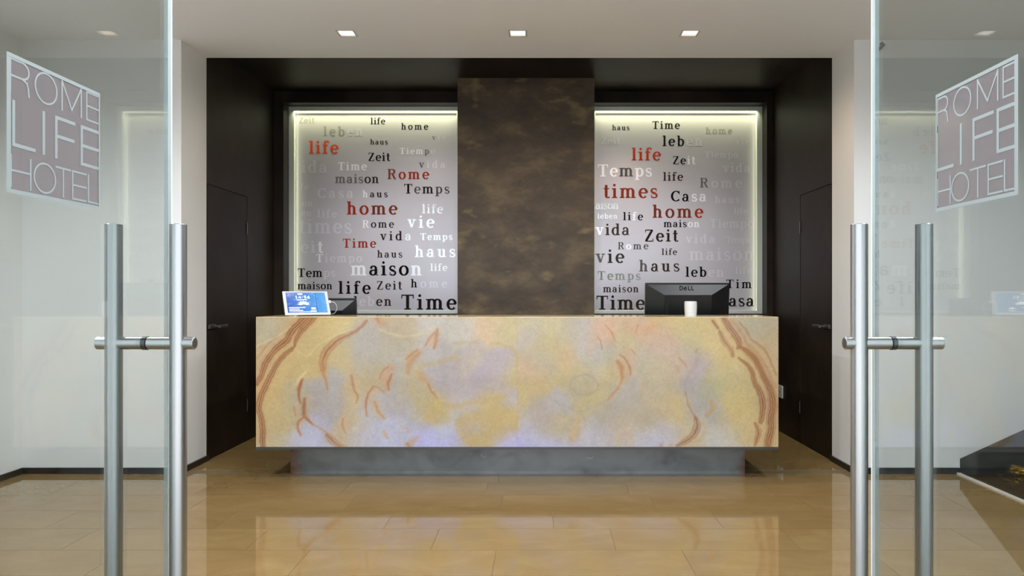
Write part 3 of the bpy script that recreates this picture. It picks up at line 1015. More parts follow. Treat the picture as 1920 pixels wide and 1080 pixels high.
    st('A', [(385, 510), (365, 560), (360, 620), (375, 680)], [16, 24, 18, 10], rd, .8, 1)
    st('A', [(405, 650), (400, 710), (400, 770), (430, 810), (465, 840)], [10, 13, 12, 8, 5], br, .85)
    st('A', [(325, 710), (340, 780)], [8, 5], ob, .7)
    st('A', [(395, 790), (355, 830), (355, 880), (375, 920)], [6, 8, 8, 5], rd, .75)
    st('A', [(460, 840), (540, 885), (580, 920)], [3, 4, 6], ob, .6)
    st('A', [(575, 930), (620, 970), (660, 1005)], [20, 26, 22], rd, .75, 2)
    st('A', [(660, 1000), (720, 1030)], [16, 14], ob, .6)
    st('A', [(755, 480), (770, 560), (800, 640), (790, 690)], [10, 8, 6, 3], rd, .6)
    st('A', [(690, 800), (690, 850), (715, 910)], [6, 7, 3], ob, .7)
    st('A', [(915, 570), (870, 640), (860, 700), (870, 780)], [5, 6, 6, 4], rd, .6)
    st('B', [(40, 600), (-40, 560), (-90, 660), (-95, 760)], [5, 5, 6, 3], rd, .45)
    st('B', [(-30, 680), (0, 750), (40, 795)], [10, 10, 6], ob, .7)
    st('B', [(70, 410), (20, 460), (10, 500)], [5, 8, 6], rd, .6)
    st('B', [(95, 420), (60, 480), (60, 560), (75, 585)], [26, 30, 22, 8], (208, 140, 95), .6)
    st('B', [(100, 470), (72, 530), (75, 580)], [6, 9, 5], br, .7)
    st('B', [(20, 80), (-10, 50)], [22, 20], ob, .5)
    st('B', [(0, 130), (100, 165), (200, 182), (310, 165), (380, 140)], 8, (214, 190, 140), .6)
    st('B', [(420, 150), (380, 200), (350, 250)], [5, 9, 6], rd, .6)
    st('B', [(440, 130), (430, 200), (415, 275)], [8, 14, 6], rd, .7)
    st('B', [(400, 210), (385, 250)], [22, 18], pe, .5)
    st('B', [(290, 285), (240, 320), (205, 355)], [6, 9, 6], rd, .7)
    st('B', [(310, 305), (255, 350), (225, 410), (225, 460)], [10, 20, 18, 10], ob, .75)
    st('B', [(300, 380), (270, 440), (255, 500), (250, 600), (330, 690), (420, 700)], [8, 8, 8, 10, 10, 8], (196, 170, 118), .6)
    st('B', [(560, 340), (440, 380), (340, 400), (290, 450), (290, 490), (330, 510)], [16, 14, 14, 12, 10, 10], (192, 165, 105), .65)
    st('B', [(310, 470), (340, 510)], [24, 22], (205, 145, 90), .6)
    st('B', [(370, 540), (400, 600), (440, 650)], [6, 8, 6], rd, .65)
    st('B', [(410, 630), (470, 690), (570, 710), (680, 680), (800, 660), (940, 640)], [10, 14, 18, 18, 26, 16], (200, 170, 108), .75)
    st('B', [(560, 235), (650, 225), (740, 230)], 9, (192, 165, 112), .6)
    st('B', [(840, 235), (930, 245), (1010, 290), (1040, 350), (1030, 430), (1000, 540)], [9, 10, 14, 14, 12, 10], (192, 166, 108), .7)
    st('B', [(720, 340), (700, 400), (650, 450), (620, 500)], 9, (202, 172, 130), .5)
    st('B', [(400, 710), (460, 740), (500, 800), (430, 820), (380, 790)], [30, 34, 30, 24, 20], (200, 170, 105), .6)
    st('B', [(600, 850), (640, 800), (730, 780), (840, 770), (920, 800), (900, 870), (840, 930), (760, 970), (660, 950), (615, 900)], [26, 34, 40, 60, 70, 60, 40, 30, 30, 26], (200, 170, 108), .72)
    st('B', [(860, 700), (930, 760), (1020, 800)], [60, 60, 50], (203, 174, 112), .6)
    st('B', [(715, 890), (740, 880)], [16, 14], (186, 174, 172), .7)
    st('B', [(170, 850), (230, 900)], [8, 9], (206, 172, 130), .6)
    st('B', [(40, 900), (65, 945)], [12, 9], (205, 160, 100), .75)
    st('B', [(215, 985), (230, 1020)], [9, 8], rd, .7)
    st('B', [(290, 940), (250, 980), (225, 1000)], [12, 20, 16], (205, 160, 115), .7)
    # right slab
    st('C', [(640, 110), (600, 230), (580, 300)], [40, 40, 20], pe, .40)
    st('C', [(700, 100), (720, 170), (740, 230)], [50, 50, 30], pe, .40)
    st('C', [(640, 180), (665, 220), (675, 280)], [4, 6, 4], rd, .55)
    st('C', [(700, 100), (745, 150), (775, 215)], [3, 5, 3], rd, .55)
    st('C', [(850, 300), (880, 340), (900, 400), (880, 470)], [34, 40, 34, 20], pe, .45)
    st('C', [(790, 370), (820, 420), (825, 490)], [10, 18, 8], rd, .7)
    st('C', [(810, 320), (860, 365), (885, 420), (888, 470)], [4, 6, 7, 4], br, .6)
    st('C', [(890, 275), (925, 320)], 4, rd, .5)
    st('C', [(830, 490), (800, 560), (760, 610), (725, 655)], [8, 6, 7, 6], ob, .7)
    st('C', [(725, 655), (640, 700), (560, 735), (500, 745), (420, 715), (350, 690), (310, 655)], 5, (170, 160, 150), .5)
    st('C', [(440, 560), (450, 510), (510, 475), (580, 475), (635, 520), (640, 580), (580, 615), (500, 615), (440, 570)], 7, (166, 152, 132), .6)
    st('C', [(985, 530), (980, 590), (950, 635)], [8, 9, 5], (208, 160, 125), .7)
    st('C', [(510, 780), (490, 850), (465, 920), (430, 970)], [10, 16, 20, 10], (208, 168, 115), .8)
    st('C', [(545, 790), (540, 860)], 20, (196, 172, 120), .45)
    st('C', [(500, 750), (545, 800), (550, 870)], 4, (172, 160, 150), .5)
    st('C', [(940, 100), (930, 150)], [8, 6], rd, .4)
    st('C', [(860, 110), (940, 150), (1040, 120)], [30, 40, 30], pe, .4)
    st('C', [(800, 930), (800, 980)], 16, (214, 182, 132), .6)
    st('C', [(860, 880), (880, 1000)], 22, (210, 178, 140), .5)
    st('C', [(70, 570), (90, 690)], 22, (202, 180, 110), .5)
    st('C', [(0, 760), (15, 860)], 34, (204, 176, 112), .6)
    st('C', [(410, 300), (400, 460)], 34, (206, 168, 118), .4)
    st('D', [(20, 130), (60, 100)], 26, (212, 152, 100), .5)
    st('D', [(140, 170), (210, 240)], 30, (208, 160, 140), .4)
    st('D', [(250, 345), (290, 380), (310, 410)], [4, 5, 4], rd, .5)
    st('D', [(235, 410), (250, 440)], 9, (200, 140, 95), .5)
    st('D', [(385, 280), (375, 300)], 8, (160, 110, 95), .5)
    st('D', [(395, 320), (370, 420), (330, 470), (300, 560), (300, 620)], [20, 20, 16, 6, 4], (172, 150, 150), .6)
    st('D', [(300, 600), (320, 690), (350, 750), (375, 800)], [4, 4, 5, 10], (176, 128, 88), .8)
    st('D', [(375, 790), (390, 850), (360, 920), (300, 970), (240, 1000)], [12, 28, 26, 22, 14], br, .75, 2)
    st('D', [(430, 810), (440, 900), (380, 980)], [16, 18, 14], (206, 168, 120), .5)
    st('D', [(120, 1000), (110, 1030)], 12, (190, 140, 95), .7)
    st('D', [(190, 1000), (170, 1030)], 14, (200, 160, 115), .7)
    st('D', [(450, 430), (480, 480), (450, 530)], [10, 11, 6], (200, 168, 105), .75)
    st('D', [(490, 670), (505, 720), (460, 775)], [8, 13, 10], (196, 150, 85), .8)
    st('D', [(510, 70), (545, 120)], [18, 16], br, .75, 1)
    st('D', [(560, 150), (590, 220), (640, 280), (660, 330)], [14, 18, 20, 14], br, .8, 2)
    st('D', [(590, 40), (640, 110), (680, 180), (710, 240), (770, 290), (830, 360), (880, 440), (930, 540), (960, 640), (950, 780), (935, 880), (930, 1030)], [60] * 12, (206, 162, 110), .45)
    st('D', [(585, 40), (620, 100), (665, 160), (700, 225), (695, 270)], [24, 26, 28, 28, 14], br, .9, 3)
    st('D', [(715, 265), (770, 300), (820, 350), (860, 420), (890, 490), (930, 560), (950, 640), (955, 720), (940, 800), (945, 880), (925, 950), (920, 1030)], [12, 24, 26, 26, 26, 28, 34, 34, 32, 32, 30, 28], br, .9, 4)
    st('D', [(700, 345), (760, 390), (800, 450), (820, 530), (860, 600), (880, 680), (875, 770), (865, 830)], [8, 16, 20, 22, 24, 26, 24, 16], br, .85, 3)
    st('D', [(825, 840), (850, 900), (835, 960), (820, 1000)], [14, 20, 18, 10], rd, .8, 2)
    st('D', [(640, 60), (690, 110), (740, 190), (760, 240), (830, 300), (890, 380), (930, 470), (975, 560)], 9, (188, 136, 90), .65)
    st('D', [(700, 75), (760, 140), (800, 210), (880, 270), (930, 350), (980, 470)], [4, 6, 8, 7, 7, 6], (178, 118, 74), .7)
    st('D', [(860, 240), (940, 290), (990, 360)], 4, (200, 150, 110), .45)
    # bright stitching on the joint and fine crystalline speckle
    f = 1 + .055 * vnoise(px, py, 2.0, 21) + .035 * vnoise(px, py, 5, 22) + .03 * vnoise(px, py, 14, 23)
    rgb = np.clip(rgb * f[:, None], 0, 255) / 255
    return np.where(rgb <= .04045, rgb / 12.92, ((rgb + .055) / 1.055) ** 2.4)


def onyx_material():
    m = mat('onyx', (.6, .45, .25), .07, spec=.38)
    b = bsdf(m)
    at = N(m, 'ShaderNodeAttribute', attribute_name='stone')
    hs = N(m, 'ShaderNodeHueSaturation')
    hs.inputs['Value'].default_value = ONYX_GAIN
    hs.inputs['Saturation'].default_value = .93
    L(m, at.outputs['Color'], hs.inputs['Color'])
    tc = N(m, 'ShaderNodeTexCoord')
    nz = N(m, 'ShaderNodeTexNoise')
    nz.inputs['Scale'].default_value = 140
    nz.inputs['Detail'].default_value = 4
    L(m, tc.outputs['Object'], nz.inputs['Vector'])
    ov = N(m, 'ShaderNodeMixRGB', blend_type='OVERLAY')
    ov.inputs[0].default_value = .12
    L(m, hs.outputs[0], ov.inputs[1])
    L(m, nz.outputs['Fac'], ov.inputs[2])
    L(m, ov.outputs[0], b.inputs['Base Color'])
    # the stone is lit from behind very faintly
    L(m, ov.outputs[0], b.inputs['Emission Color'])
    b.inputs['Emission Strength'].default_value = ONYX_GLOW
    return m


ONYX_GAIN = .72
ONYX_GLOW = .02
M['onyx'] = onyx_material()
M['onyx_plain'] = mottle(mat('onyx_edge', (.62, .46, .24), .12), [(.50, .34, .15), (.66, .50, .27), (.70, .60, .42)], 3, 7, dist=1.2, space='World')

DD = 1400 / 284.0    # desk face
DX0, DX1 = (480 - VX) * DD / F, (1459.5 - VX) * DD / F
DZ0, DZ1 = .215, 1.092
DBK = DD * 1.092


def stone_slab(parent, x0, x1, z0, z1, y, t, n, label=None):
    nx = max(2, int((x1 - x0) / (z1 - z0) * n))
    xs = np.linspace(x0, x1, nx + 1)
    zs = np.linspace(z0, z1, n + 1)
    X, Z = np.meshgrid(xs, zs)
    X, Z = X.ravel(), Z.ravel()
    cnt = len(X)
    back = [(x0, y + t, z0), (x1, y + t, z0), (x1, y + t, z1), (x0, y + t, z1)]
    off = wpos(parent)
    co = np.empty((cnt + 4, 3))
    co[:cnt, 0], co[:cnt, 1], co[:cnt, 2] = X, y, Z
    co[cnt:] = back
    co -= np.array(off)[None, :]
    i, j = np.meshgrid(np.arange(nx), np.arange(n))
    a = (j * (nx + 1) + i).ravel()
    quads = np.stack([a, a + 1, a + nx + 2, a + nx + 1], 1)
    faces = quads.tolist()
    c0, c1, c2, c3 = cnt, cnt + 1, cnt + 2, cnt + 3
    bot = list(range(0, nx + 1))
    top = list(range(n * (nx + 1), (n + 1) * (nx + 1)))
    lef = [k * (nx + 1) for k in range(n + 1)]
    rig = [k * (nx + 1) + nx for k in range(n + 1)]
    faces += [[c0, c1] + bot[::-1], [c3] + top + [c2], [c0] + lef + [c3], [c1, c2] + rig[::-1], [c0, c3, c2, c1]]
    me = bpy.data.meshes.new('stone_slab')
    me.from_pydata(co.tolist(), [], faces)
    px = VX + np.append(X, [b[0] for b in back]) * F / y
    py = VY + (CZ - np.append(Z, [b[2] for b in back])) * F / y
    side = 969.0 if x1 < -.1 else 971.0
    px = np.minimum(px, side) if x1 < -.1 else np.maximum(px, side)
    rgb = onyx_colors(px, py)
    at = me.color_attributes.new('stone', 'FLOAT_COLOR', 'POINT')
    buf = np.ones((cnt + 4, 4), dtype=np.float32)
    buf[:, :3] = rgb
    at.data.foreach_set('color', buf.ravel())
    me.materials.append(M['onyx'])
    o = bpy.data.objects.new('stone_slab', me)
    COL.objects.link(o)
    o.parent = parent
    if label:
        o['label'] = label
    return o


def build_desk():
    cx = (DX0 + DX1) / 2
    e = empty('reception_desk', (cx, DD + .3, 0), 'long reception desk faced in banded yellow onyx on a recessed steel plinth', 'reception desk')
    xm = (970 - VX) * DD / F
    stone_slab(e, DX0, xm - .00015, DZ0 + .018, DZ1 - .004, DD, .02, 208)
    stone_slab(e, xm + .00015, DX1, DZ0 + .018, DZ1 - .004, DD, .02, 208)
    box('top_slab', DX0, DX1, DD + .0205, DBK, DZ1 - .024, DZ1, M['onyx_plain'], e, .001)
    box('top_edge', DX0, DX1, DD, DD + .0203, DZ1 - .0038, DZ1, M['onyx_plain'], e, .0008)
    box('side_panel', DX0, DX0 + .02, DD + .021, DBK + .45, DZ0 + .018, DZ1 - .025, M['onyx_plain'], e)
    box('side_panel', DX1 - .02, DX1, DD + .021, DBK + .45, DZ0 + .018, DZ1 - .025, M['onyx_plain'], e)
    box('steel_edge', DX0, DX1, DD, DBK + .45, DZ0, DZ0 + .0175, M['darksteel'], e)
    box('back_panel', DX0 + .021, DX1 - .021, DBK - .02, DBK, .74, DZ1 - .025, M['black'], e)
    box('worktop', DX0 + .021, DX1 - .021, DD + .03, DBK + .45, .70, .735, M['black'], e)
    db = 5.136
    bx0, bx1 = (545 - VX) * db / F, (1397 - VX) * db / F
    pl = box('plinth', bx0, bx1, db, db + .6, .0005, DZ0 - .0005, M['rawsteel'], e, .001)
    # chalk scribbles
    cm = mat('chalk', (.8, .8, .8), .8)
    for (px, py, pts) in ((908, 854, [(-6, -3), (-3, 3), (3, 2), (5, -1), (2, 4), (-5, 3), (-6, -3)]), (1105, 858, [(-6, 1), (6, 1), (6, -2)]), (870, 889, [])):
        if not pts:
            continue
        bm = bmesh.new()
        add_tube(bm, [P(px + a, py + b, db - .0012) for a, b in pts], .0011, 6)
        c = bm_obj('chalk_mark', bm, cm, pl)
    return e


build_desk()


# ------------------------------------------------------------------ monitors, tablet, small box
def monitor(cx, cy, w_, h_, ztop, tilt, label, yaw=0.0, logo=True, bevel_col=(.030, .033, .032)):
    e = empty('monitor', (cx, cy, .735), label, 'monitor')
    e.rotation_euler = (0, 0, yaw)
    hd = empty('display', (0, 0, 0))
    hd.parent = e
    hd.location = (0, 0, ztop - .735 - h_ / 2)
    hd.rotation_euler = (tilt, 0, 0)
    w2, h2 = w_ / 2, h_ / 2
    bm = bmesh.new()
    add_box(bm, -w2, w2, .012, .032, -h2, h2, .003)
    bm_obj('bezel', bm, M['white'] if logo else M['black'], hd, local=True)
    # hollowed back cover: rim, four slopes, flat middle
    bm = bmesh.new()
    o = [(-w2, -h2), (w2, -h2), (w2, h2), (-w2, h2)]
    a = [(-w2 + .012, -h2 + .012), (w2 - .012, -h2 + .012), (w2 - .012, h2 - .014), (-w2 + .012, h2 - .014)]
    b = [(-w2 * .56, -h2 * .55), (w2 * .56, -h2 * .55), (w2 * .56, h2 - .088), (-w2 * .56, h2 - .088)]
    va = [bm.verts.new((x, .012, z)) for x, z in o]
    vb = [bm.verts.new((x, .002, z)) for x, z in o]
    vc = [bm.verts.new((x, .000, z)) for x, z in a]
    vd = [bm.verts.new((x, -.030, z)) for x, z in b]
    for p, q in ((va, vb), (vb, vc), (vc, vd)):
        for i in range(4):
            bm.faces.new((p[i], p[(i + 1) % 4], q[(i + 1) % 4], q[i]))
    bm.faces.new(vd)
    bm.faces.new(va[::-1])
    bc = bm_obj('back_cover', bm, M['monitor_back'], hd, local=True)
    bm = bmesh.new()
    for k in range(7):
        add_box(bm, -w2 * .50 - .004, -w2 * .50 + .010, -.0315, -.029, h2 * .2 - k * .012, h2 * .2 - k * .012 + .006)
    bm_obj('vent', bm, M['rubber'], bc, local=True)
    if logo:
        dell_logo(hd, h2)
    bm = bmesh.new()
    add_box(bm, -.05, .05, .045 - .055, .065 - .055 + .03, 0.012, ztop - .735 - h_ / 2 - .02, .004)
    st = bm_obj('neck', bm, M['black'], e, local=True)
    bm = bmesh.new()
    add_cyl(bm, (0, 0, .001), (0, 0, .013), .12, 40, .115)
    bm_obj('foot', bm, M['black'], e, smooth=True, local=True)
    return e


def mb_material():
    m = mat('black_back_cover', (.006, .006, .0065), .33, spec=.35)
    return m


M['monitor_back'] = mb_material()


def dell_logo(hd, h2):
    """D, tilted E, L, L on the upper slope of the back cover"""
    m = mat('logo_ink', (.001, .001, .001), .9, spec=0.0)
    z0, z1 = h2 - .014, h2 - .088
    y0, y1 = .0, -.030
    bm = bmesh.new()
    hh = .030          # letter height
    sc = hh

    def place(u, v):
        t = .54 - v * .42     # fraction down the slope
        z = z0 + (z1 - z0) * t
        y = y0 + (y1 - y0) * t
        return (u * sc, y - .0012, z)
    T = .17
    def lt(segs, x):
        for pts, wd in segs:
            ribbon(bm, [(x + a, b) for a, b in pts], [wd] * len(pts), place)
    D = [([(0.1, 0), (.1, 1)], T), ([(.1, .93), (.45, .93), (.72, .70), (.78, .5), (.72, .30), (.45, .07), (.1, .07)], T)]
    E = [([(.75, .85), (.05, .40), (.42, -.02), (.95, .32)], T), ([(.30, .66), (.66, .20)], .01), ([(.22, .25), (.80, .60)], T)]
    Lr = [([(.1, 1), (.1, 0)], T), ([(.02, .08), (.62, .08)], T)]
    x = -2.05
    lt(D, x)
    lt(E, x + .95)
    lt(Lr, x + 2.15)
    lt(Lr, x + 2.95)
    bm_obj('logo', bm, m, hd, local=True)


monitor(P(1288, 560, 5.62).x, 5.62, .632, .40, 1.328, math.radians(7), 'large black monitor seen from behind with a maker name, right end of the desk')
monitor(P(613, 560, 5.60).x, 5.60, .44, .31, 1.210, math.radians(5), 'smaller black monitor behind the white tablet', logo=False)


def tablet():
    yaw, lam = math.radians(28), math.radians(38)
    bl = P(534.5, 592.3, 5.06)
    e = empty('tablet', (bl.x, 5.06, DZ1 + .001), 'white tablet with a lit blue screen leaning on a stand', 'tablet')
    w_, h_ = .306, .205
    t = .008
    u = Vector((math.cos(yaw), math.sin(yaw), 0))
    nh = Vector((-math.sin(yaw), math.cos(yaw), 0))
    # leaning back and sideways
    vv = (Vector((0, 0, 1)) * math.cos(lam) + nh * math.sin(lam))
    u = Vector((1, 0, 0)) * math.cos(yaw) + Vector((0, 1, 0)) * math.sin(yaw)
    nrm = u.cross(vv)      # towards the viewer when negative Y
    if nrm.y > 0:
        nrm = -nrm
    R = lambda a, b, c: u * a + vv * b + nrm * c + Vector((0, 0, .003))

    def slab(name, a0, a1, b0, b1, c0, c1, m, par, bev=0.0):
        bm = bmesh.new()
        add_box(bm, a0, a1, b0, b1, c0, c1, bev)
        for v in bm.verts:
            v.co = R(*v.co)
        return bm_obj(name, bm, m, par, local=True)
    body = slab('housing', 0, w_, 0, h_, 0, t, M['white'], e, .003)
    # screen picture: procedural blue flower wallpaper
    m = bpy.data.materials.new('tablet_screen')
    m.use_nodes = True
    b = bsdf(m)
    b.inputs['Base Color'].default_value = (.01, .01, .01, 1)
    b.inputs['Roughness'].default_value = .1
    uvn = N(m, 'ShaderNodeUVMap')
    sx = N(m, 'ShaderNodeSeparateXYZ')
    L(m, uvn.outputs[0], sx.inputs[0])
    g1 = N(m, 'ShaderNodeValToRGB')
    g1.color_ramp.elements[0].color = (.03, .12, .55, 1)
    g1.color_ramp.elements[1].color = (.10, .42, .85, 1)
    L(m, sx.outputs[0], g1.inputs[0])
    n1 = N(m, 'ShaderNodeTexNoise')
    n1.inputs['Scale'].default_value = 5
    n1.inputs['Detail'].default_value = 5
    n1.inputs['Distortion'].default_value = 1.5
    L(m, uvn.outputs[0], n1.inputs['Vector'])
    mx = N(m, 'ShaderNodeMixRGB')
    mx.inputs[2].default_value = (.45, .58, .95, 1)
    c1 = N(m, 'ShaderNodeValToRGB')
    c1.color_ramp.elements[0].position = .50
    c1.color_ramp.elements[1].position = .95
    L(m, n1.outputs['Fac'], c1.inputs[0])
    L(m, c1.outputs[0], mx.inputs[0])
    L(m, g1.outputs[0], mx.inputs[1])
    L(m, mx.outputs[0], b.inputs['Emission Color'])
    b.inputs['Emission Strength'].default_value = .85
    bz, bs = .020, .013
    bm = bmesh.new()
    uvl = bm.loops.layers.uv.new('UVMap')
    cs = [(bz, bs + .004), (w_ - bz, bs + .004), (w_ - bz, h_ - bs), (bz, h_ - bs)]
    f = bm.faces.new([bm.verts.new(R(a, b_, t + .0004)) for a, b_ in cs])
    for lp, uv in zip(f.loops, ((0, 0), (1, 0), (1, 1), (0, 1))):
        lp[uvl].uv = uv
    scr = bm_obj('screen', bm, m, body, local=True)
    sw, sh = w_ - 2 * bz, h_ - 2 * bs - .004
    wm = mat('screen_white', (1, 1, 1), .5, emis=(1, 1, 1), estr=1.1)
    ym = mat('screen_yellow', (1, .9, .3), .5, emis=(1, .85, .3), estr=.8)
    dm = mat('screen_dark', (0, 0, .1), .5, emis=(.01, .03, .2), estr=.8)

    def sp(a, b_, c=.0010):
        return R(bz + a * sw, bs + .004 + b_ * sh, t + c)
    # flower
    bm = bmesh.new()
    rn = random.Random(2)
    for k in range(15):
        an = math.radians(195 - k * 15 + rn.uniform(-4, 4))
        l_ = .17 * (1 if k % 2 else .8)
        cxx, cyy = .42, .42
        p = [(cxx, cyy), (cxx + l_ * .6 * math.cos(an + .12), cyy + l_ * .7 * math.sin(an + .12)), (cxx + l_ * math.cos(an), cyy + l_ * 1.0 * math.sin(an)), (cxx + l_ * .6 * math.cos(an - .12), cyy + l_ * .7 * math.sin(an - .12))]
        bm.faces.new([bm.verts.new(sp(a, b_, .0008 + k * .00002)) for a, b_ in p])
    bm_obj('flower_picture', bm, wm, body, local=True)
    bm = bmesh.new()
    bm.faces.new([bm.verts.new(sp(.42 + .035 * math.cos(i), .44 + .04 * math.sin(i), .0015)) for i in np.linspace(0, 2 * math.pi, 12, endpoint=False)])
    bm_obj('flower_centre', bm, ym, body, local=True)
    # clock 14:56 in seven-segment-free strokes
    bm = bmesh.new()
    W = .16
    G = {'1': [[(.25, .75), (.45, 1), (.45, 0)]], '4': [[(.6, 0), (.6, 1), (.05, .3), (.8, .3)]], '5': [[(.7, 1), (.15, 1), (.12, .58), (.5, .62), (.72, .4), (.6, .08), (.1, .02)]],
         '6': [[(.6, 1), (.2, .65), (.12, .3), (.35, .0), (.65, .1), (.7, .4), (.45, .58), (.15, .4)]], ':': [[(.2, .15), (.2, .32)], [(.2, .65), (.2, .82)]]}
    x = .22
    for ch in '14:56':
        for p in G[ch]:
            ribbon(bm, p, [W] * len(p), lambda u_, v_, x=x: sp(x + u_ * .085, .70 + v_ * .13, .0011))
        x += .055 if ch == ':' else .085
    bm_obj('clock_digits', bm, wm, body, local=True)
    bm = bmesh.new()
    for (a0, a1, b0, b1) in ((.30, .42, .90, .95), (.26, .52, .625, .645), (.04, .45, .24, .265), (.04, .30, .17, .19), (.04, .38, .10, .12), (.60, .70, .16, .25), (.58, .72, .08, .10), (.04, .72, .045, .055)):
        bm.faces.new([bm.verts.new(sp(a, b_, .0012)) for a, b_ in ((a0, b0), (a1, b0), (a1, b1), (a0, b1))])
    bm_obj('screen_text', bm, wm, body, local=True)
    bm = bmesh.new()
    for (a0, a1, b0, b1) in ((.745, .755, 0, 1), (0, .745, .285, .29), (0, 1, .985, 1)):
        bm.faces.new([bm.verts.new(sp(a, b_, .0012)) for a, b_ in ((a0, b0), (a1, b0), (a1, b1), (a0, b1))])
    bm_obj('screen_lines', bm, dm, body, local=True)
    # stand behind
    bm = bmesh.new()
    a, b_ = u * .14 + vv * .10 - nrm * .001, u * .14 + nh * .14 + Vector((0, 0, .003))
    add_tube(bm, [u * .10 + vv * .10 - nrm * .004, u * .10 + nh * .13 + Vector((0, 0, .005)), u * .18 + nh * .13 + Vector((0, 0, .005)), u * .18 + vv * .10 - nrm * .004], .004, 8)
    bm_obj('stand', bm, M['darksteel'], e, local=True)
    # plug and cable
    slab('plug', w_, w_ + .014, h_ * .50, h_ * .62, .001, t - .001, M['white'], e, .002)
    cab = []
    p0 = R(w_ + .013, h_ * .56, t / 2)
    for a_ in np.linspace(0, 1, 18):
        ang = math.radians(95 - 205 * a_)
        cab.append(p0 + Vector((.010 + .030 * math.cos(ang) * 1.0, .004 + .03 * a_, -.028 + .034 * math.sin(ang) - .02 * a_ * a_ - .008)))
    cab = [p0] + cab
    bm = bmesh.new()
    add_tube(bm, cab, .0022, 8)
    bm_obj('cable', bm, M['white'], e, smooth=True, local=True)


tablet()


def small_box():
    d = 5.06
    a, b = P(1283.3, 593, d).x, P(1306.7, 593, d).x
    cx, r = (a + b) / 2, (b - a) / 2
    e = empty('white_canister', (cx, d, DZ1), 'small white rounded canister standing before the large monitor', 'canister')
    prof = [(r * .93, .0005), (r * .95, .02), (r, .06), (r, .092), (r * .96, .0985), (r * .86, .1015), (0.0001, .102)]
    bm = bmesh.new()
    seg = 40
    rings = [[bm.verts.new((q * math.cos(2 * math.pi * i / seg), q * math.sin(2 * math.pi * i / seg), z)) for i in range(seg)] for q, z in prof]
    for p, q in zip(rings, rings[1:]):
        for i in range(seg):
            bm.faces.new((p[i], p[(i + 1) % seg], q[(i + 1) % seg], q[i]))
    bm.faces.new(rings[0][::-1])
    bm_obj('body', bm, M['white'], e, smooth=True, local=True)
    bm = bmesh.new()
    add_cyl(bm, (0, 0, .024), (0, 0, .0252), r * .965, 40)
    bm_obj('seam', bm, mat('grey_seam', (.45, .45, .45), .5), e, local=True)


small_box()

# wall socket on the right niche wall, just past the desk
e = empty('wall_socket', (XR, 6.75, .365), 'small white socket plate low on the wall, right edge of the desk', 'socket')
box('plate', XR - .012, XR, 6.67, 6.81, .31, .42, M['white'], e, .002)
bm = bmesh.new()
for yy in (6.72, 6.76):
    add_cyl(bm, (XR - .0125, yy, .365), (XR - .0115, yy, .365), .006, 12)
bm_obj('socket_hole', bm, M['rubber'], e)


# ------------------------------------------------------------------ glass entrance doors
def thin_letters(c):
    """thin geometric capitals in a unit box: list of polylines (u, v), v up"""
    def el(a0=0, a1=360, n=28, cx=.5, cy=.5, rx=.5, ry=.5):
        return [(cx + rx * math.cos(math.radians(a0 + (a1 - a0) * i / n)), cy + ry * math.sin(math.radians(a0 + (a1 - a0) * i / n))) for i in range(n + 1)]
    return {
        'R': [[(0, 0), (0, 1), (.55, 1)], el(90, -90, 12, .6, .74, .36, .26), [(0, .48), (.6, .48), (.85, .40), (.93, .22), (.97, 0)]],
        'O': [el()], 'M': [[(0, 0), (0, 1), (.5, .12), (1, 1), (1, 0)]],
        'E': [[(1, 0), (0, 0), (0, 1), (1, 1)], [(0, .5), (1, .5)]],
        'L': [[(0, 1), (0, 0), (1, 0)]], 'I': [[(0, 0), (0, 1)]], 'F': [[(0, 0), (0, 1), (1, 1)], [(0, .53), (.95, .53)]],
        'H': [[(0, 0), (0, 1)], [(1, 0), (1, 1)], [(0, .52), (1, .52)]], 'T': [[(0, 1), (1, 1)], [(.5, 0), (.5, 1)]],
    }[c]


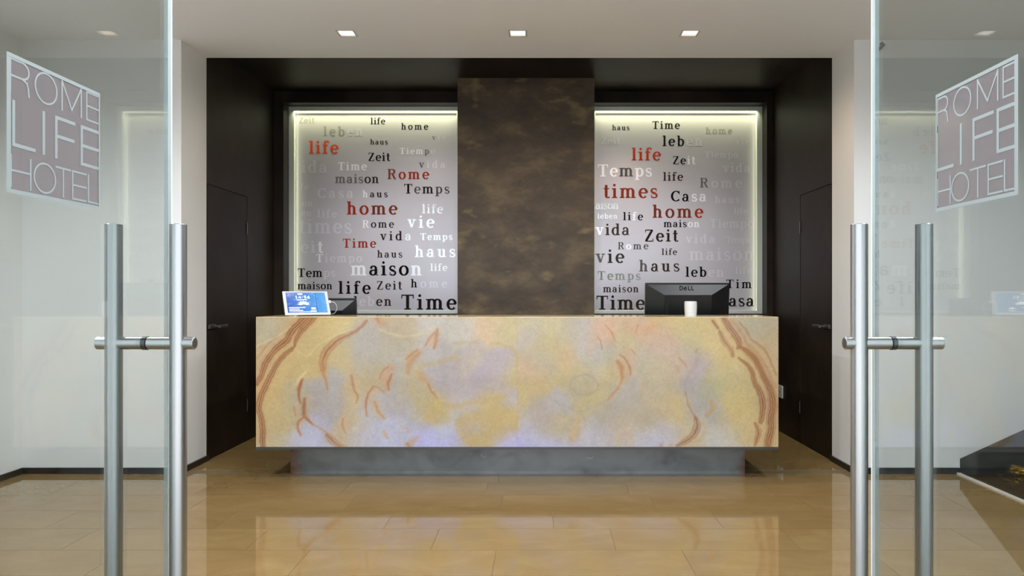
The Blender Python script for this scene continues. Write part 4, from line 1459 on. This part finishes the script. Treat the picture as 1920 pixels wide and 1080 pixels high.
def glass_door(n, s, xg, d_edge, label):
    """leaf standing open, parallel to the line of sight; s = -1 left leaf, +1 right leaf"""
    yh = DF + .02
    t = .010
    e = empty('door_%d' % n, (xg, yh, 0), label, 'door', 'structure')
    z0, z1 = .012, 2.62
    box('glass_pane', xg - t / 2, xg + t / 2, yh, d_edge - .0222, z0, z1, M['glass'], e)
    box('edge_glint', xg - t / 2 - .0002, xg + t / 2 + .0002, d_edge - .0055, d_edge, z0, z1, M['glass_edge_glint'], e)  # near-white colour paints the light gathered in the glass edge
    box('dull_edge', xg - t / 2 - .0001, xg + t / 2 + .0001, d_edge - .022, d_edge - .0056, z0, z1, M['glass_dull'], e)
    box('pivot_rail', xg - .02, xg + .02, yh, yh + .86, z1, z1 + .06, M['alu'], e, .003)
    box('pivot_shoe', xg - .02, xg + .02, yh, yh + .16, .002, .075, M['alu'], e, .003)
    yb = F / 775.0
    r = .0200
    zt, zb = 1.41, .16
    hn = empty('pull_handle', (0, 0, 0))
    hn.parent = e
    hn.location = Vector((xg, yb, zb)) - e.location
    for xo in ((-.078, .078) if s < 0 else (-.081, .076)):
        bm = bmesh.new()
        add_cyl(bm, (xg + xo, yb, zb), (xg + xo, yb, zt), r, 48, bevel=.0012)
        bm_obj('bar', bm, M['tube'], hn, smooth=True)
    for zc in (1.122, .45):
        bm = bmesh.new()
        lo, hi = (xg - .117, xg + .119)
        add_cyl(bm, (lo, yb - .0, zc), (xg - .006, yb, zc), .0152, 36, bevel=.001)
        add_cyl(bm, (xg + .006, yb, zc), (hi, yb, zc), .0152, 36, bevel=.001)
        bm_obj('cross_bar', bm, M['tube'], hn, smooth=True)
        bm = bmesh.new()
        add_cyl(bm, (xg - .0058, yb, zc), (xg + .0058, yb, zc), .0165, 32)
        bm_obj('gasket', bm, M['rubber'], hn, smooth=True)
        # open socket end facing the middle of the doorway
        xe = hi if s < 0 else lo
        k = 1 if s < 0 else -1
        bm = bmesh.new()
        add_cyl(bm, (xe + k * .0001, yb, zc), (xe + k * .0007, yb, zc), .0118, 28)
        bm_obj('socket_end', bm, M['darksteel'], hn, smooth=True)
    # logo film on the face turned to the middle of the doorway
    inn = xg + (t / 2 + .0006) * (-s)
    k = -s
    ya, yb2 = (1.331, 1.604) if s < 0 else (1.328, 1.595)
    za, zb2 = (1.427, 1.667) if s < 0 else (1.422, 1.661)

    def pl(u, v, lift):
        # u 0..1 along the reading direction
        yy = ya + u * (yb2 - ya) if s < 0 else yb2 - u * (yb2 - ya)
        return (inn + k * lift, yy, za + v * (zb2 - za))
    lf = empty('logo_film', (0, 0, 0))
    lf.parent = e
    lf.location = Vector((inn, (ya + yb2) / 2, (za + zb2) / 2)) - e.location
    bm = bmesh.new()
    add_box(bm, min(inn, inn + k * .0004), max(inn, inn + k * .0004), ya, yb2, za, zb2)
    bm_obj('film_sheet', bm, M['film'], lf)
    rows = [('ROME', [(.015, .20), (.256, .487), (.545, .77), (.84, 1.0)], (.745, .985), .016),
            ('LIFE', [(.045, .245), (.345, .345), (.48, .686), (.777, 1.0)], (.345, .665), .028),
            ('HOTEL', [(.02, .21), (.245, .47), (.48, .64), (.668, .83), (.862, .99)], (.03, .262), .016)]
    if s > 0:
        rows = [('ROME', [(.015, .17), (.25, .475), (.56, .80), (.86, 1.0)], (.745, .975), .016),
                ('LIFE', [(.01, .235), (.345, .345), (.51, .74), (.80, 1.0)], (.345, .665), .028),
                ('HOTEL', [(.02, .20), (.22, .45), (.47, .655), (.69, .85), (.875, 1.0)], (.03, .262), .016)]
    c_ = 0
    for word, spans, (v0, v1), wd in rows:
        for ch, (u0, u1) in zip(word, spans):
            bm = bmesh.new()
            for pts in thin_letters(ch):
                q = [(u0 + a * (u1 - u0), v0 + b * (v1 - v0)) for a, b in pts]
                # split corners so that every limb keeps its width
                segs = [q] if ch == 'O' or len(q) > 8 else [[q[i], q[i + 1]] for i in range(len(q) - 1)]
                for sg in segs:
                    if len(sg) == 2:      # square the ends so that limbs meet in full corners
                        (ax, ay), (bx_, by_) = sg
                        q_ = math.hypot(bx_ - ax, by_ - ay) or 1
                        ex, ey = (bx_ - ax) / q_ * wd / 2, (by_ - ay) / q_ * wd / 2
                        sg = [(ax - ex, ay - ey), (bx_ + ex, by_ + ey)]
                    ribbon(bm, sg, [wd] * len(sg), lambda a, b, c_=c_: pl(a, b, .0008 + (c_ % 6) * .00004))
                    c_ += 1
            bm_obj('letter', bm, M['frost'], lf)
    bm = bmesh.new()
    bl = 0.0
    near = (-.022, .018) if s < 0 else (.982, 1.022)
    for u0, u1, v0, v1 in ((near[0], near[1], -.02, 1.02), (-.01, 1.01, .992, 1.022), (-.01, 1.01, -.022, .008), ((.990, 1.006) if s < 0 else (-.006, .010)) + (-.02, 1.02)):
        bm.faces.new([bm.verts.new(pl(a, b, .0013 + bl)) for a, b in ((u0, v0), (u1, v0), (u1, v1), (u0, v1))])
        bl += .00006
    bm_obj('border', bm, M['frost'], lf)
    return e


glass_door(3, -1, -.953, F / 727.0, 'left frameless glass door standing open with twin steel pull bars')
glass_door(4, 1, .854, F / 732.0, 'right frameless glass door standing open with twin steel pull bars')

# entrance frame around the doorway: posts, header and fixed side panes
ef = empty('window_1', (0, DF - .05, 0), 'fixed glazed screen of the street entrance beside the open doors', 'window', 'structure')
for xx in (-2.55, -1.03, .87, 2.40):
    box('post', xx, xx + .05 if xx != -1.03 else xx + .06, DF - .10, DF - .03, .0, 2.85, M['alu'], ef)
box('header', -2.50, 2.40, DF - .10, DF - .03, 2.70, 2.76, M['alu'], ef)
box('side_pane', -2.50, -1.03, DF - .07, DF - .06, .01, 2.70, M['glass'], ef)
box('side_pane', .92, 2.40, DF - .07, DF - .06, .01, 2.70, M['glass'], ef)


# ------------------------------------------------------------------ dark glass side of the steps at the right
def stair_side():
    e = empty('stair_side', (2.9, 4.6, 0), 'low black glass side of the steps, at the lower right', 'stair side')
    y0, y1 = 2.0, DP - .013
    k = (.43 - .10) / (DP - 1400 / 313.0)
    top = lambda y: .10 + (DP - y) * k
    bm = bmesh.new()
    add_prism(bm, [(y1, .012), (y0, .012), (y0, top(y0)), (y1, top(y1))], 2.900, 2.908, 'x')
    bm_obj('glass_sheet', bm, M['smoked'], e)
    box('floor_rail', 2.878, 2.899, y0, y1, .0005, .010, mat('pale_strip', (.75, .70, .66), .4), e)
    # dark steps behind
    dk = mat('dark_stone', (.010, .009, .008), .25)
    n = 8
    for i in range(n):
        yy1 = y1 - .02 - i * .33
        yy0 = yy1 - .33
        box('step', 3.25, WR, max(yy0, y0), yy1, 0.0005, .05 + i * .165 * .95, dk, e)
    box('dark_skirting', 3.02, WR, DP - .03, DP - .0005, .0005, .150, dk, e)
    # low void between the glass and the steps
    box('void_floor', 2.92, 3.25, y0, y1, .0005, .006, dk, e)
    fm = mat('yellow_petal', (.85, .62, .02), .6)
    gm = mat('leaf_green', (.10, .20, .03), .6)
    fl = empty('flower_cushion', (2.985, 4.72, .006), 'yellow flowers glowing behind the dark stair glass, at the lower right', 'flowers')
    rn = random.Random(8)
    bm = bmesh.new()
    bm2 = bmesh.new()
    for i in range(110):
        x, y = rn.uniform(-.035, .12), rn.uniform(-.45, .10)
        z = rn.uniform(.03, .16) * (1 - abs(y + .15) * 1.0)
        r = rn.uniform(.018, .034)
        for k2 in range(6):
            an = k2 * math.pi / 3 + rn.random()
            c, s_ = math.cos(an), math.sin(an)
            vs = [bm.verts.new((x, y, z)), bm.verts.new((x + r * (c - .4 * s_), y + r * (s_ + .4 * c), z + r * .5)), bm.verts.new((x + r * 1.3 * c, y + r * 1.3 * s_, z + r * .35)), bm.verts.new((x + r * (c + .4 * s_), y + r * (s_ - .4 * c), z + r * .5))]
            bm.faces.new(vs)
        add_cyl(bm2, (x, y, 0), (x, y, z), .003, 5)
    tag(bm_obj('blossom', bm, fm, fl, local=True), kind='stuff')
    tag(bm_obj('stem', bm2, gm, fl, local=True), kind='stuff')


stair_side()

fsl = bpy.data.lights.new('flower_fill_light', 'SPOT')  # unseen spot added to brighten the flowers behind the glass
fsl.spot_size = math.radians(95)
fsl.energy, fsl.color, fsl.shadow_soft_size = 14, (1, .9, .6), .02
fso = bpy.data.objects.new('flower_fill_light', fsl)
COL.objects.link(fso)
fso.location = (3.05, 4.55, .40)

# small dark bracket high on the white wall at the right
c0 = P(1650, 88, DP)
e = empty('wall_sensor', (c0.x, DP, c0.z), 'tiny dark grey bracket high on the white wall, right of the niche', 'sensor')
bm = bmesh.new()
add_cyl(bm, P(1643.5, 96.5, DP - .004), P(1655, 86, DP - .045), .010, 16)
bm_obj('arm', bm, M['darksteel'], e, smooth=True)
bm = bmesh.new()
add_cyl(bm, P(1652, 86, DP - .04), P(1657, 81, DP - .05), .016, 16)
bm_obj('head', bm, M['darksteel'], e, smooth=True)
bm = bmesh.new()
add_cyl(bm, (P(1644, 96, DP).x, DP - .006, P(1644, 96, DP).z), (P(1644, 96, DP).x, DP, P(1644, 96, DP).z), .012, 16)
bm_obj('base_plate', bm, M['darksteel'], e, smooth=True)
